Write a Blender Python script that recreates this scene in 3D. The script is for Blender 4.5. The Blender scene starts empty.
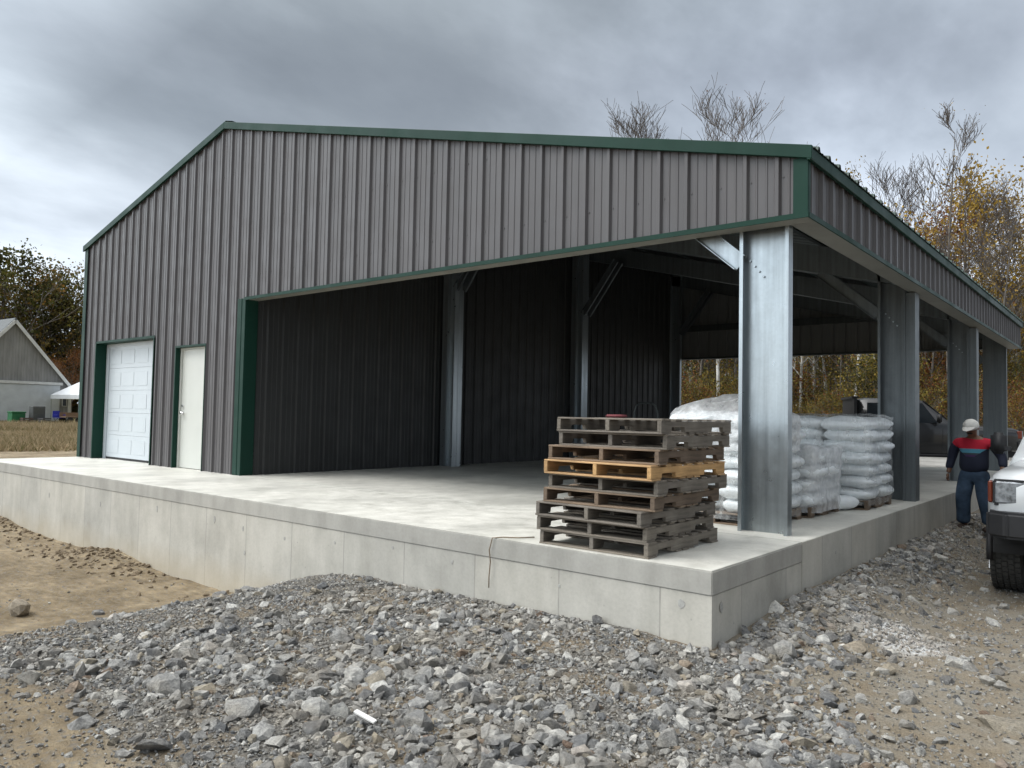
import bpy, bmesh, math, random
import numpy as np
from mathutils import Vector, Matrix, noise as mnoise
random.seed(7); RNG = np.random.default_rng(11)
R = math.radians
sc = bpy.context.scene
COL = sc.collection

# ------------------------------------------------------------------ camera
F_PX, YAW, PITCH, ROLL = 770.08, -0.6918, 0.0422, 0.0198
CAM = Vector((17.883, -6.936, 1.056))
fw = Vector((math.sin(YAW)*math.cos(PITCH), math.cos(YAW)*math.cos(PITCH), math.sin(PITCH)))
rt = Vector((math.cos(YAW), -math.sin(YAW), 0)); up = rt.cross(fw)
rt2 = rt*math.cos(ROLL)+up*math.sin(ROLL); up2 = -rt*math.sin(ROLL)+up*math.cos(ROLL)
cam = bpy.data.cameras.new('camera'); co = bpy.data.objects.new('camera', cam); COL.objects.link(co)
co.matrix_world = Matrix.Translation(CAM) @ Matrix((rt2, up2, -fw)).transposed().to_4x4()
cam.sensor_width = 36; cam.lens = F_PX/1024*36; cam.clip_start = .05; cam.clip_end = 3000
sc.camera = co

def ground_dir(px):
    """horizontal unit direction seen at column px"""
    d = fw + rt2*((px-512)/F_PX); d.z = 0; return d.normalized()
def away(px, dist):
    d = ground_dir(px); return CAM.x+d.x*dist, CAM.y+d.y*dist

# ------------------------------------------------------------------ building numbers
XO, W, L = 6.44, 15.52, 14.73
XR, HR, SL = 5.62, 6.035, 0.253           # ridge, its height, slope
HH, SF = 2.90, 1.85                     # header height, apron depth
def roofz(x): return HR - SL*abs(x-XR)

# ------------------------------------------------------------------ mesh helpers
class MB:
    def __init__(s): s.v = []; s.f = []
    def add(s, vs, fs):
        o = len(s.v); s.v += [tuple(v) for v in vs]; s.f += [tuple(i+o for i in f) for f in fs]; return s
    def box(s, x0, y0, z0, x1, y1, z1):
        return s.add([(x0,y0,z0),(x1,y0,z0),(x1,y1,z0),(x0,y1,z0),(x0,y0,z1),(x1,y0,z1),(x1,y1,z1),(x0,y1,z1)],
              [(0,3,2,1),(4,5,6,7),(0,1,5,4),(1,2,6,5),(2,3,7,6),(3,0,4,7)])
    def beam(s, a, b, w, h, upv=(0,0,1)):
        a = Vector(a); b = Vector(b); d = (b-a).normalized(); u = Vector(upv)
        sd = d.cross(u).normalized(); u = sd.cross(d).normalized()
        vs = []
        for p in (a, b):
            for i, j in ((-1,-1),(1,-1),(1,1),(-1,1)): vs.append(p+sd*(w/2*i)+u*(h/2*j))
        return s.add(vs, [(0,3,2,1),(4,5,6,7),(0,1,5,4),(1,2,6,5),(2,3,7,6),(3,0,4,7)])
    def tube(s, pts, rad, n=8, cap=True):
        pts = [Vector(p) for p in pts]
        if not hasattr(rad, '__len__'): rad = [rad]*len(pts)
        vs = []; fs = []; prev = None
        for i, p in enumerate(pts):
            d = (pts[min(i+1, len(pts)-1)]-pts[max(i-1, 0)]).normalized()
            a = Vector((0,0,1)) if abs(d.z) < .9 else Vector((1,0,0))
            if prev is not None: a = prev
            x = (a - d*a.dot(d)).normalized(); y = d.cross(x); prev = x
            for k in range(n):
                t = 2*math.pi*k/n; vs.append(p+(x*math.cos(t)+y*math.sin(t))*rad[i])
        for i in range(len(pts)-1):
            for k in range(n):
                k2 = (k+1) % n; fs.append((i*n+k, i*n+k2, (i+1)*n+k2, (i+1)*n+k))
        if cap: fs.append(tuple(range(n-1, -1, -1))); fs.append(tuple((len(pts)-1)*n+k for k in range(n)))
        return s.add(vs, fs)
    def poly(s, outline, y0, y1, ax='y'):
        """prism of an outline in two axes, extruded along the third"""
        n = len(outline)
        def P(a, b, c): return {'y': (a, c, b), 'x': (c, a, b), 'z': (a, b, c)}[ax]
        vs = [P(a, b, y0) for a, b in outline]+[P(a, b, y1) for a, b in outline]
        fs = [tuple(range(n)), tuple(range(2*n-1, n-1, -1))]+[(i, i+n, (i+1) % n+n, (i+1) % n) for i in range(n)]
        return s.add(vs, fs)
    def build(s, name, m, parent=None, smooth=False, bevel=0, seg=1, loc=None):
        me = bpy.data.meshes.new(name); me.from_pydata(s.v, [], s.f); me.validate()
        bm = bmesh.new(); bm.from_mesh(me)
        if bevel:
            es = [e for e in bm.edges if len(e.link_faces) == 2 and e.calc_face_angle(0) > .5]
            bmesh.ops.bevel(bm, geom=es, offset=bevel, segments=seg, affect='EDGES', clamp_overlap=True)
        bmesh.ops.recalc_face_normals(bm, faces=bm.faces)
        bm.to_mesh(me); bm.free()
        if smooth: me.shade_smooth()
        return link(name, me, m, parent, loc)
def link(name, me, m=None, parent=None, loc=None):
    o = bpy.data.objects.new(name, me)
    if m is not None: me.materials.append(m)
    COL.objects.link(o)
    if parent: o.parent = parent
    if loc: o.location = loc
    return o
def tag(o, label, cat, group=None):
    o['label'] = label; o['category'] = cat
    if group: o['group'] = group
    return o
def empty(name, loc=(0,0,0), rz=0, label=None, cat=None, group=None):
    o = bpy.data.objects.new(name, None); COL.objects.link(o); o.location = loc; o.rotation_euler = (0,0,rz)
    o.empty_display_size = .2
    if label: tag(o, label, cat, group)
    return o
def kids(o): return [c for c in bpy.data.objects if c.parent == o]
def copy_tree(o, parent=None, cache=None):
    c = o.copy(); COL.objects.link(c)
    if parent: c.parent = parent
    for ch in CH[o.name] if o.name in CH else []: copy_tree(ch, c)
    return c
CH = {}
def remember(o):
    """note a prototype's children so that copies are quick"""
    CH[o.name] = kids(o)
    for c in CH[o.name]: remember(c)
def np_mesh(name, V, Fq, m, parent=None, attr=None, smooth=False):
    """V (n,3); Fq (k, 3 or 4) index array"""
    me = bpy.data.meshes.new(name); n = len(V); k, w = Fq.shape
    me.vertices.add(n); me.vertices.foreach_set('co', V.astype(np.float32).ravel())
    me.loops.add(k*w); me.loops.foreach_set('vertex_index', Fq.astype(np.int32).ravel())
    me.polygons.add(k); me.polygons.foreach_set('loop_start', np.arange(0, k*w, w, dtype=np.int32))
    if smooth: me.polygons.foreach_set('use_smooth', np.ones(k, bool))
    else: me.polygons.foreach_set('use_smooth', np.zeros(k, bool))
    for an, av in (attr or {}).items():
        a = me.attributes.new(an, 'FLOAT', 'POINT'); a.data.foreach_set('value', av.astype(np.float32))
    me.update(calc_edges=True)
    return link(name, me, m, parent)

# ------------------------------------------------------------------ numpy noise
def _hash(i, j, s): 
    n = (i*374761393 + j*668265263 + s*2147483647) & 0xffffffff
    n = ((n ^ (n >> 13))*1274126177) & 0xffffffff
    return ((n ^ (n >> 16)) & 0xffff)/65535.0
def vnoise(x, y, s=0):
    x = np.asarray(x, float); y = np.asarray(y, float)
    xi = np.floor(x).astype(np.int64); yi = np.floor(y).astype(np.int64); u = x-xi; v = y-yi
    u = u*u*(3-2*u); v = v*v*(3-2*v)
    a = _hash(xi, yi, s); b = _hash(xi+1, yi, s); c = _hash(xi, yi+1, s); d = _hash(xi+1, yi+1, s)
    return (a*(1-u)+b*u)*(1-v)+(c*(1-u)+d*u)*v
def fbm(x, y, o=4, s=0):
    r = 0; a = .5; t = 0
    for k in range(o): r = r+a*vnoise(x*2**k+k*17.3, y*2**k-k*9.1, s+k); t += a; a *= .5
    return r/t-.5
def sstep(a, b, x): t = np.clip((x-a)/(b-a), 0, 1); return t*t*(3-2*t)

# ------------------------------------------------------------------ materials
def mat(name): 
    m = bpy.data.materials.new(name); m.use_nodes = True; nt = m.node_tree
    return m, nt, nt.nodes['Principled BSDF']
def N(nt, t, **kw):
    n = nt.nodes.new(t)
    for k, v in kw.items():
        if k in n.inputs: n.inputs[k].default_value = v
        else: setattr(n, k, v)
    return n
def coords(nt, kind='Object', scale=(1,1,1)):
    tc = N(nt, 'ShaderNodeTexCoord'); mp = N(nt, 'ShaderNodeMapping'); mp.inputs['Scale'].default_value = scale
    nt.links.new(tc.outputs[kind], mp.inputs['Vector']); return mp.outputs['Vector']
def noise(nt, vec, scale, detail=4, rough=.55):
    n = N(nt, 'ShaderNodeTexNoise'); n.inputs['Scale'].default_value = scale; n.inputs['Detail'].default_value = detail
    n.inputs['Roughness'].default_value = rough; nt.links.new(vec, n.inputs['Vector']); return n.outputs['Fac']
def ramp(nt, fac, stops, mode='LINEAR'):
    r = N(nt, 'ShaderNodeValToRGB'); r.color_ramp.interpolation = mode; e = r.color_ramp.elements
    while len(e) < len(stops): e.new(.5)
    for q, (p, c) in zip(e, stops): q.position = p; q.color = (*c, 1) if len(c) == 3 else c
    nt.links.new(fac, r.inputs['Fac']); return r.outputs['Color']
def mix(nt, fac, a, b, mode='MIX'):
    n = N(nt, 'ShaderNodeMix', data_type='RGBA', blend_type=mode)
    for s, v in ((n.inputs[0], fac), (n.inputs[6], a), (n.inputs[7], b)):
        if isinstance(v, (int, float)): s.default_value = v
        elif isinstance(v, tuple): s.default_value = (*v, 1)
        else: nt.links.new(v, s)
    return n.outputs[2]
def math_(nt, op, a, b=0.0, clamp=False):
    n = N(nt, 'ShaderNodeMath', operation=op); n.use_clamp = clamp
    for s, v in ((n.inputs[0], a), (n.inputs[1], b)):
        if isinstance(v, (int, float)): s.default_value = v
        else: nt.links.new(v, s)
    return n.outputs[0]
def bump(nt, b, h, strength=.3, dist=.01):
    n = N(nt, 'ShaderNodeBump'); n.inputs['Strength'].default_value = strength; n.inputs['Distance'].default_value = dist
    nt.links.new(h, n.inputs['Height']); nt.links.new(n.outputs['Normal'], b.inputs['Normal'])
def simple(name, col, rough=.6, metal=0, var=.12, scale=6, bmp=.1, spec=.5, coat=0, stretch=(1,1,1)):
    m, nt, b = mat(name); v = coords(nt, scale=stretch)
    n = noise(nt, v, scale, 5)
    lo = tuple(max(0, c*(1-var)) for c in col); hi = tuple(min(1, c*(1+var)) for c in col)
    nt.links.new(ramp(nt, n, [(.3, lo), (.7, hi)]), b.inputs['Base Color'])
    b.inputs['Roughness'].default_value = rough; b.inputs['Metallic'].default_value = metal
    b.inputs['Specular IOR Level'].default_value = spec; b.inputs['Coat Weight'].default_value = coat
    if bmp: bump(nt, b, noise(nt, v, scale*6, 4), bmp, .004)
    return m

M = {}
def siding_mat(name, col, dirt=.1, rough=.42):
    m, nt, b = mat(name); v = coords(nt, scale=(1, 1, .12)); v2 = coords(nt)
    c = ramp(nt, noise(nt, v, 2.2, 5), [(.3, tuple(x*(1-dirt) for x in col)), (.7, tuple(x*(1+dirt) for x in col))])
    c = mix(nt, ramp(nt, noise(nt, v2, .55, 4), [(.45, (0,0,0)), (.75, (.35,.35,.35))]), c, tuple(x*1.25 for x in col))
    nt.links.new(c, b.inputs['Base Color'])
    nt.links.new(ramp(nt, noise(nt, v2, 3, 4), [(.3, (rough-.06,)*3), (.7, (rough+.1,)*3)]), b.inputs['Roughness'])
    bump(nt, b, noise(nt, coords(nt, scale=(1,1,.4)), 2.5, 3), .3, .02)
    return m
M['siding'] = siding_mat('charcoal_siding', (.079,.074,.076), .14)
M['siding_back'] = siding_mat('primer_back_lightened', (.15,.155,.15))  # primer grey of panel backs, lightened to lift the dim rear apron
M['siding_shaded'] = siding_mat('shade_darkened_siding', (.021,.022,.022), .12, .5)  # charcoal siding again, interior shade put into a darker colour
M['green'] = siding_mat('green_trim', (.003,.031,.020), .12, .5)
M['green'].node_tree.nodes['Principled BSDF'].inputs['Specular IOR Level'].default_value = .22
M['soffit'] = simple('beige_steel', (.24,.235,.205), .5, .2, .1, 3, .05)
def galv(name, col=(.42,.465,.49), rough=.30):
    m, nt, b = mat(name); v = coords(nt, scale=(9,9,.35)); v2 = coords(nt)
    vo = N(nt, 'ShaderNodeTexVoronoi'); vo.inputs['Scale'].default_value = 45; nt.links.new(v2, vo.inputs['Vector'])
    st = ramp(nt, noise(nt, v, 1.7, 4), [(.3, tuple(x*.78 for x in col)), (.7, tuple(min(1, x*1.12) for x in col))])
    sp = ramp(nt, vo.outputs['Color'], [(0, (.93,.93,.93)), (1, (1,1,1))])
    nt.links.new(mix(nt, 1.0, st, sp, 'MULTIPLY'), b.inputs['Base Color'])
    b.inputs['Metallic'].default_value = .8
    nt.links.new(ramp(nt, noise(nt, v2, 7, 4), [(.3, (rough-.03,)*3), (.7, (rough+.07,)*3)]), b.inputs['Roughness'])
    bump(nt, b, noise(nt, coords(nt, scale=(3,3,.5)), 2.2, 2), .1, .02)
    return m
M['galv'] = galv('galvanised_steel'); M['galv_shade'] = galv('shaded_galvanised_steel', (.17,.19,.2), .5)  # second one: same steel, colour darkened for the shade under the roof
M['galv_dark'] = galv('dark_galvanised_steel', (.09,.1,.1), .55)  # darkest steel tone, for beams, purlins and hand truck

# roof sheet: green outside, grey primer underneath, darkened to paint in the bay's shade
m, nt, b = mat('roof_sheet'); g = N(nt, 'ShaderNodeNewGeometry')
nt.links.new(mix(nt, g.outputs['Backfacing'], (.008,.036,.026), (.04,.064,.062)), b.inputs['Base Color'])
b.inputs['Roughness'].default_value = .45; M['roof'] = m

# cast concrete wall: board seams, stains, tan splash near the ground
def concrete(name, col, seams=False, floor=False):
    m, nt, b = mat(name); v = coords(nt)
    n1 = noise(nt, v, 1.1, 6, .6); n2 = noise(nt, coords(nt, scale=(1,1,.25)), 5, 5); n3 = noise(nt, v, 40, 3)
    c = ramp(nt, n1, [(.28, tuple(x*.74 for x in col)), (.5, col), (.72, tuple(min(1, x*1.13) for x in col))])
    c = mix(nt, .5, c, ramp(nt, n2, [(.3, (.64,.64,.62)), (.65, (1.0,1.0,1.0))]), 'MULTIPLY')
    c = mix(nt, .35, c, ramp(nt, n3, [(.3, (.8,.8,.8)), (.6, (1,1,1))]), 'MULTIPLY')
    if floor:
        c = mix(nt, .55, c, ramp(nt, noise(nt, coords(nt, scale=(1,.35,1)), .9, 6, .65), [(.36, (.66,.67,.66)), (.56, (1,1,1))]), 'MULTIPLY')
        c = mix(nt, ramp(nt, noise(nt, v, 3.1, 7, .7), [(.56, (0,0,0)), (.66, (.4,.4,.4))]), c, (.36,.345,.3))
        c = mix(nt, ramp(nt, noise(nt, coords(nt, scale=(3,1,1)), 7, 4, .7), [(.66, (0,0,0)), (.72, (.5,.5,.5))]), c, (.3,.29,.26))
    if seams:
        sx = N(nt, 'ShaderNodeSeparateXYZ'); nt.links.new(v, sx.inputs[0])
        s = math_(nt, 'ADD', sx.outputs['X'], sx.outputs['Y'])
        fr = math_(nt, 'FRACT', math_(nt, 'MULTIPLY', s, 1/.915)); 
        d = math_(nt, 'ABSOLUTE', math_(nt, 'SUBTRACT', fr, .5))
        ln = math_(nt, 'SUBTRACT', 1.0, math_(nt, 'MULTIPLY', d, 95), True)
        broken = math_(nt, 'MULTIPLY', ln, math_(nt, 'MULTIPLY', noise(nt, coords(nt, scale=(1,1,2)), 2.3, 3), 1.6, True))
        c = mix(nt, broken, c, (.24,.23,.21))
        # panels between seams differ a little in tone
        pid = math_(nt, 'FLOOR', math_(nt, 'ADD', math_(nt, 'MULTIPLY', s, 1/.915), .5)); wn = N(nt, 'ShaderNodeTexWhiteNoise', noise_dimensions='1D'); nt.links.new(pid, wn.inputs['W'])
        c = mix(nt, .6, c, ramp(nt, wn.outputs['Value'], [(0, (.86,.87,.88)), (1, (1.03,1.02,1.0))]), 'MULTIPLY')
        # soil splash on the foot of the wall
        z = sx.outputs['Z']; zz = math_(nt, 'ADD', z, math_(nt, 'MULTIPLY', n1, .5))
        f = ramp(nt, math_(nt, 'MULTIPLY', math_(nt, 'ADD', zz, 1.0), 1.0), [(.18, (1,1,1)), (.5, (0,0,0))])
        c = mix(nt, math_(nt, 'MULTIPLY', f, .5), c, (.40,.33,.22))
        # bug holes
        vo = N(nt, 'ShaderNodeTexVoronoi'); vo.inputs['Scale'].default_value = 7; nt.links.new(coords(nt, scale=(1,1,.7)), vo.inputs['Vector'])
        c = mix(nt, ramp(nt, vo.outputs['Distance'], [(.03, (.6,.6,.6)), (.06, (0,0,0))]), c, (.2,.2,.19))
    nt.links.new(c, b.inputs['Base Color'])
    if floor: nt.links.new(ramp(nt, n2, [(.3, (.42,)*3), (.7, (.65,)*3)]), b.inputs['Roughness'])
    else: b.inputs['Roughness'].default_value = .8
    bump(nt, b, n3, .2, .006)
    return m
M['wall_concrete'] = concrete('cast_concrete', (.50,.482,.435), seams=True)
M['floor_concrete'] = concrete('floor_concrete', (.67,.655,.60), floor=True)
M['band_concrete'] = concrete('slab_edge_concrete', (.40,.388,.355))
M['stain'] = simple('damp_concrete', (.35,.345,.325), .85, 0, .2, 30)

M['white_door'] = simple('white_enamel', (.53,.575,.61), .35, 0, .03, 2, .03)
M['offwhite'] = simple('primed_steel', (.56,.57,.53), .4, 0, .03, 2, .02)
M['black'] = simple('black_rubber', (.012,.012,.013), .7, 0, .2)
M['chrome'] = simple('bright_metal', (.7,.7,.72), .2, 1, .05)

def wood(name, col, dark=.5, along='Y'):
    m, nt, b = mat(name); sc_ = (18,1.2,18) if along == 'Y' else (1.2,18,18)
    v = coords(nt, scale=sc_); v2 = coords(nt)
    g_ = noise(nt, v, 2.2, 6, .7)
    c = ramp(nt, g_, [(.25, tuple(x*dark for x in col)), (.5, col), (.75, tuple(min(1, x*1.35) for x in col))])
    oi = N(nt, 'ShaderNodeObjectInfo')
    c = mix(nt, .55, c, ramp(nt, noise(nt, v2, 4, 4), [(.35, (.55,.53,.5)), (.65, (1.1,1.1,1.1))]), 'MULTIPLY')
    c = mix(nt, .5, c, ramp(nt, oi.outputs['Random'], [(0, (.75,.75,.77)), (1, (1.15,1.12,1.05))]), 'MULTIPLY')
    nt.links.new(c, b.inputs['Base Color']); b.inputs['Roughness'].default_value = .85
    bump(nt, b, g_, .5, .004); return m
M['wood_grey'] = wood('grey_pallet_wood', (.185,.165,.14)); M['wood_greyX'] = wood('grey_deck_wood', (.21,.185,.155), along='X')
M['wood_brown'] = wood('brown_pallet_wood', (.17,.125,.09)); M['wood_brownX'] = wood('brown_deck_wood', (.21,.155,.11), along='X')
M['wood_new'] = wood('fresh_pallet_wood', (.50,.31,.14), .6); M['wood_newX'] = wood('fresh_deck_wood', (.50,.32,.16), .6, along='X')

# ------------------------------------------------------------------ sky and light
SUN_EL, SUN_AZ_DIR = R(48), Vector((-.75, -.75, 0)).normalized()      # where the brightest cloud is (behind the camera)
w = bpy.data.worlds.new('World'); sc.world = w; w.use_nodes = True; nt = w.node_tree
bg = nt.nodes['Background']; sky = N(nt, 'ShaderNodeTexSky', sky_type='NISHITA'); sky.sun_disc = False
sky.sun_elevation = SUN_EL; sky.sun_rotation = math.atan2(SUN_AZ_DIR.x, SUN_AZ_DIR.y); sky.air_density = 1.5; sky.dust_density = 3
tc = N(nt, 'ShaderNodeTexCoord'); gen = tc.outputs['Generated']
sx = N(nt, 'ShaderNodeSeparateXYZ'); nt.links.new(gen, sx.inputs[0])
# cloud layer seen in perspective: direction divided by height above the horizon
zc = math_(nt, 'ADD', math_(nt, 'MAXIMUM', sx.outputs['Z'], 0.0), .22)
cx_ = math_(nt, 'DIVIDE', sx.outputs['X'], zc); cy_ = math_(nt, 'DIVIDE', sx.outputs['Y'], zc)
cb = N(nt, 'ShaderNodeCombineXYZ'); nt.links.new(cx_, cb.inputs[0]); nt.links.new(cy_, cb.inputs[1])
mp = N(nt, 'ShaderNodeMapping'); mp.inputs['Location'].default_value = (3.1, 1.7, 0); mp.inputs['Rotation'].default_value = (0,0,R(35)); mp.inputs['Scale'].default_value = (.8, .5, 1); nt.links.new(cb.outputs[0], mp.inputs['Vector'])
n1 = noise(nt, mp.outputs[0], 1.15, 7, .5); n2 = noise(nt, mp.outputs[0], 3.2, 6, .55)
dens = math_(nt, 'ADD', math_(nt, 'MULTIPLY', n1, .62), math_(nt, 'MULTIPLY', n2, .38))
el = sx.outputs['Z']
# thick base overhead ahead, thinner and brighter low down
base = ramp(nt, el, [(0, (6.0,6.7,7.4)), (.12, (5.9,6.6,7.3)), (.22, (4.8,5.35,5.95)), (.31, (3.3,3.75,4.2)), (.40, (2.7,3.05,3.45)), (.55, (2.7,3.1,3.4)), (.8, (5.0,5.2,5.4)), (1, (8,8.2,8.4))])
shade = ramp(nt, dens, [(.36, (1.45,1.43,1.41)), (.455, (1.12,1.11,1.1)), (.52, (.92,.92,.925)), (.60, (.78,.785,.80)), (.7, (.68,.69,.71))])
cl = mix(nt, 1.0, base, shade, 'MULTIPLY')
# brighter cloud round the hidden sun
vd = N(nt, 'ShaderNodeVectorMath', operation='DOT_PRODUCT'); nt.links.new(gen, vd.inputs[0])
sd = Vector((SUN_AZ_DIR.x*math.cos(SUN_EL), SUN_AZ_DIR.y*math.cos(SUN_EL), math.sin(SUN_EL))); vd.inputs[1].default_value = sd
gl = ramp(nt, vd.outputs['Value'], [(.05, (.85,.85,.87)), (.50, (1.0,1.0,1.0)), (.72, (3.1,3.05,2.95)), (1, (7.2,7.0,6.7))])
cl = mix(nt, 1.0, cl, gl, 'MULTIPLY')
for px_g, py_g, c0, c1, gain in ((985,150,.90,.995,1.55),(700,150,.955,.998,1.15),(25,235,.92,.998,1.3)):
    gd_ = (fw*F_PX+rt2*(px_g-512)+up2*(384-py_g)).normalized()
    v3 = N(nt, 'ShaderNodeVectorMath', operation='DOT_PRODUCT'); nt.links.new(gen, v3.inputs[0]); v3.inputs[1].default_value = gd_
    tt = math_(nt, 'ADD', v3.outputs['Value'], math_(nt, 'MULTIPLY', math_(nt, 'SUBTRACT', dens, .5), -.25))
    cl = mix(nt, 1.0, cl, ramp(nt, tt, [(c0, (1,1,1)), (c1, (gain,gain*1.0,gain*1.01))]), 'MULTIPLY')
allc = mix(nt, .93, sky.outputs['Color'], cl)
nt.links.new(allc, bg.inputs['Color']); bg.inputs['Strength'].default_value = .1
sl = bpy.data.lights.new('sun', 'SUN'); sl.energy = 1.1; sl.angle = R(28); sl.color = (1,.97,.93)
so = bpy.data.objects.new('sun', sl); COL.objects.link(so); so.rotation_euler = sd.to_track_quat('Z', 'Y').to_euler(); so.location = (0,-20,30)
sc.view_settings.view_transform = 'Standard'; sc.view_settings.look = 'None'; sc.view_settings.exposure = 0.35; sc.view_settings.gamma = 1
sc.view_settings.use_curve_mapping = False
sc.render.engine = 'CYCLES'; sc.cycles.use_denoising = True; sc.cycles.max_bounces = 8; sc.cycles.transparent_max_bounces = 24

# ------------------------------------------------------------------ terrain
def hgt(x, y, fine=True):
    x = np.asarray(x, float); y = np.asarray(y, float)
    h = -1.10 + .52*sstep(9.0, 11.9, x)              # low dirt on the left, gravel bench on the right
    h = h - .04 + .04*sstep(11.5, 15.3, x)
    # rocks banked against the walls
    h = h + .05*sstep(.9, 0, np.abs(y+1.85))*sstep(10.2, 11.0, x)*sstep(16.2, 15.0, x)
    h = h + .15*sstep(1.2, .05, x-15.52)*sstep(-2.0, -.3, y)*(x > 15.2)
    h = h - .10*sstep(15.75, 16.2, x)*sstep(-.5, 1.5, y)*sstep(11, 8, y)
    # dirt humps along the front wall
    h = h + .13*np.exp(-((x-6.2)/1.0)**2-((y+1.95)/.55)**2)+.16*np.exp(-((x-1.0)/1.6)**2-((y+2.0)/.7)**2)
    # slope of the bench down to the lower dirt in front too
    # left yard: rises behind the corner of the slab
    left = sstep(.2, -3.0, x)*sstep(-3.5, 1.0, y+(-x)*.18)
    h = h*(1-left)+(-.27)*left
    # behind the building
    back = sstep(8.5, 15.5, y)
    h = h*(1-back)+(-.2)*back
    far = sstep(25, 70, np.hypot(x-10, y-3)); h = h*(1-far)+0.0*far
    if fine:
        near = np.exp(-(np.hypot(x-13, y+2)/22)**2)
        h = h + near*(.05*fbm(x*1.3, y*1.3, 4, 3)+.035*fbm(x*5, y*5, 4, 9))
        track = sstep(15.8, 16.6, x)*sstep(-3, 0, y)
        h = h + near*(1-track)*.012*fbm(x*18, y*18, 3, 21)
    return h
def gravel_mask(x, y):
    """0 bare dirt .. 1 heap of stone"""
    wob = fbm(x*.9, y*.9, 3, 31)*1.6; wob2 = fbm(x*2.5, y*2.5, 3, 37)
    left = sstep(10.55, 11.15, x+wob*.6+.12*(y+3))
    # tan soil pocket low left of the picture
    soil = np.exp(-(((x-13.1)/.8)**2+((y+5.3)/.25)**2))+.9*np.exp(-(((x-14.2)/.6)**2+((y+5.55)/.3)**2))
    right = sstep(.0, 1.2, (x-15.75)*.8+(y+2.35)*.75+wob)                # compacted drive on the right
    wallband = sstep(.95, .25, x-15.52+wob2*.5)*sstep(-3.0, -1.6, y)*sstep(14, 8, y)
    far = sstep(19, 22, x)
    m = left*(1-np.clip(soil*1.15, 0, .9))*(1-.93*right*(1-wallband))
    return np.clip(m*(1-far), 0, 1)
def lime_mask(x, y):
    a = ((x-16.38)*.75+(y+.5)*.66); b_ = (-(x-16.38)*.66+(y+.5)*.75)
    return np.clip(1.35*np.exp(-((a/.30)**2+(b_/.42)**2))+fbm(x*7, y*7, 4, 5)*1.2*np.exp(-((a/.5)**2+(b_/.6)**2)), 0, 1)

def axis(segs):
    out = [segs[0][0]]
    for a, b_, st in segs:
        n = max(1, round((b_-a)/st)); out += list(np.linspace(a, b_, n+1)[1:])
    return np.array(out)
xs = axis([(-900,-200,70),(-200,-60,14),(-60,-12,3),(-12,0,.5),(0,9,.09),(9,19,.035),(19,24,.25),(24,60,3),(60,200,14),(200,900,70)])
ys = axis([(-900,-200,70),(-200,-40,16),(-40,-10,2),(-10,-6.5,.25),(-6.5,1,.035),(1,9,.09),(9,24,.3),(24,80,3),(80,240,16),(240,1200,80)])
X, Y = np.meshgrid(xs, ys); Z = hgt(X, Y)
inside = (X > .1) & (X < W-.1) & (Y > -SF+.1) & (Y < L-.1); Z = np.where(inside, -1.3, Z)
V = np.stack([X, Y, Z], -1).reshape(-1, 3); nx, ny = len(xs), len(ys)
I = (np.arange(ny-1)[:, None]*nx+np.arange(nx-1)[None]).ravel(); Fq = np.stack([I, I+1, I+nx+1, I+nx], 1)
gm = gravel_mask(X, Y).ravel(); lm = lime_mask(X, Y).ravel()
grassy = (sstep(13, 16, -(X)+0*Y)*sstep(-30, -6, Y) + 0*X).ravel()
yard = (sstep(13.5, 15, Y)*sstep(-3, 2, X)).ravel()

m, nt, b = mat('ground_soil'); v = coords(nt, 'Object')
def at_(nt, n): a = N(nt, 'ShaderNodeAttribute'); a.attribute_name = n; return a.outputs['Fac']
soil = ramp(nt, noise(nt, v, 1.4, 7, .65), [(.28, (.15,.115,.07)), (.5, (.265,.21,.135)), (.72, (.38,.315,.215))])
soil = mix(nt, .7, soil, ramp(nt, noise(nt, coords(nt, scale=(1,2.2,1)), 4.5, 8, .7), [(.35, (.5,.47,.43)), (.62, (1.15,1.13,1.1))]), 'MULTIPLY')
grit = ramp(nt, noise(nt, v, 60, 4, .7), [(.35, (.06,.057,.052)), (.5, (.14,.133,.12)), (.68, (.3,.29,.27))])
c = mix(nt, ramp(nt, noise(nt, v, 26, 5, .7), [(.52, (0,0,0)), (.6, (.55,.55,.55))]), soil, (.21,.20,.185))
grit = mix(nt, ramp(nt, noise(nt, v, 1.9, 5, .6), [(.45, (0,0,0)), (.62, (.75,.75,.75))]), grit, (.23,.18,.12))
c = mix(nt, at_(nt, 'gravel'), c, grit)
drive = mix(nt, ramp(nt, noise(nt, v, 2.6, 6, .7), [(.38, (0,0,0)), (.6, (1,1,1))]), (.25,.205,.145), (.28,.255,.21))
c = mix(nt, at_(nt, 'drive'), c, mix(nt, .5, drive, ramp(nt, noise(nt, v, 70, 4, .7), [(.35, (.45,.45,.45)), (.6, (1.15,1.15,1.15))]), 'MULTIPLY'))
lime = ramp(nt, noise(nt, v, 30, 5, .7), [(.3, (.4,.4,.39)), (.55, (.66,.66,.65))])
c = mix(nt, ramp(nt, at_(nt, 'lime'), [(.25, (0,0,0)), (.7, (1,1,1))]), c, lime)
gr = ramp(nt, noise(nt, coords(nt, scale=(1,1,1)), .35, 6, .6), [(.35, (.10,.11,.04)), (.5, (.22,.18,.08)), (.7, (.30,.24,.12))])
c = mix(nt, at_(nt, 'grassy'), c, gr)
c = mix(nt, at_(nt, 'yard'), c, ramp(nt, noise(nt, v, 1.2, 6), [(.35, (.24,.235,.22)), (.65, (.36,.35,.33))]))
nt.links.new(c, b.inputs['Base Color']); b.inputs['Roughness'].default_value = .95; b.inputs['Specular IOR Level'].default_value = .2
bump(nt, b, math_(nt, 'ADD', noise(nt, v, 22, 7, .7), math_(nt, 'MULTIPLY', noise(nt, v, 90, 4, .7), .5)), .9, .03)
M['ground'] = m
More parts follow.
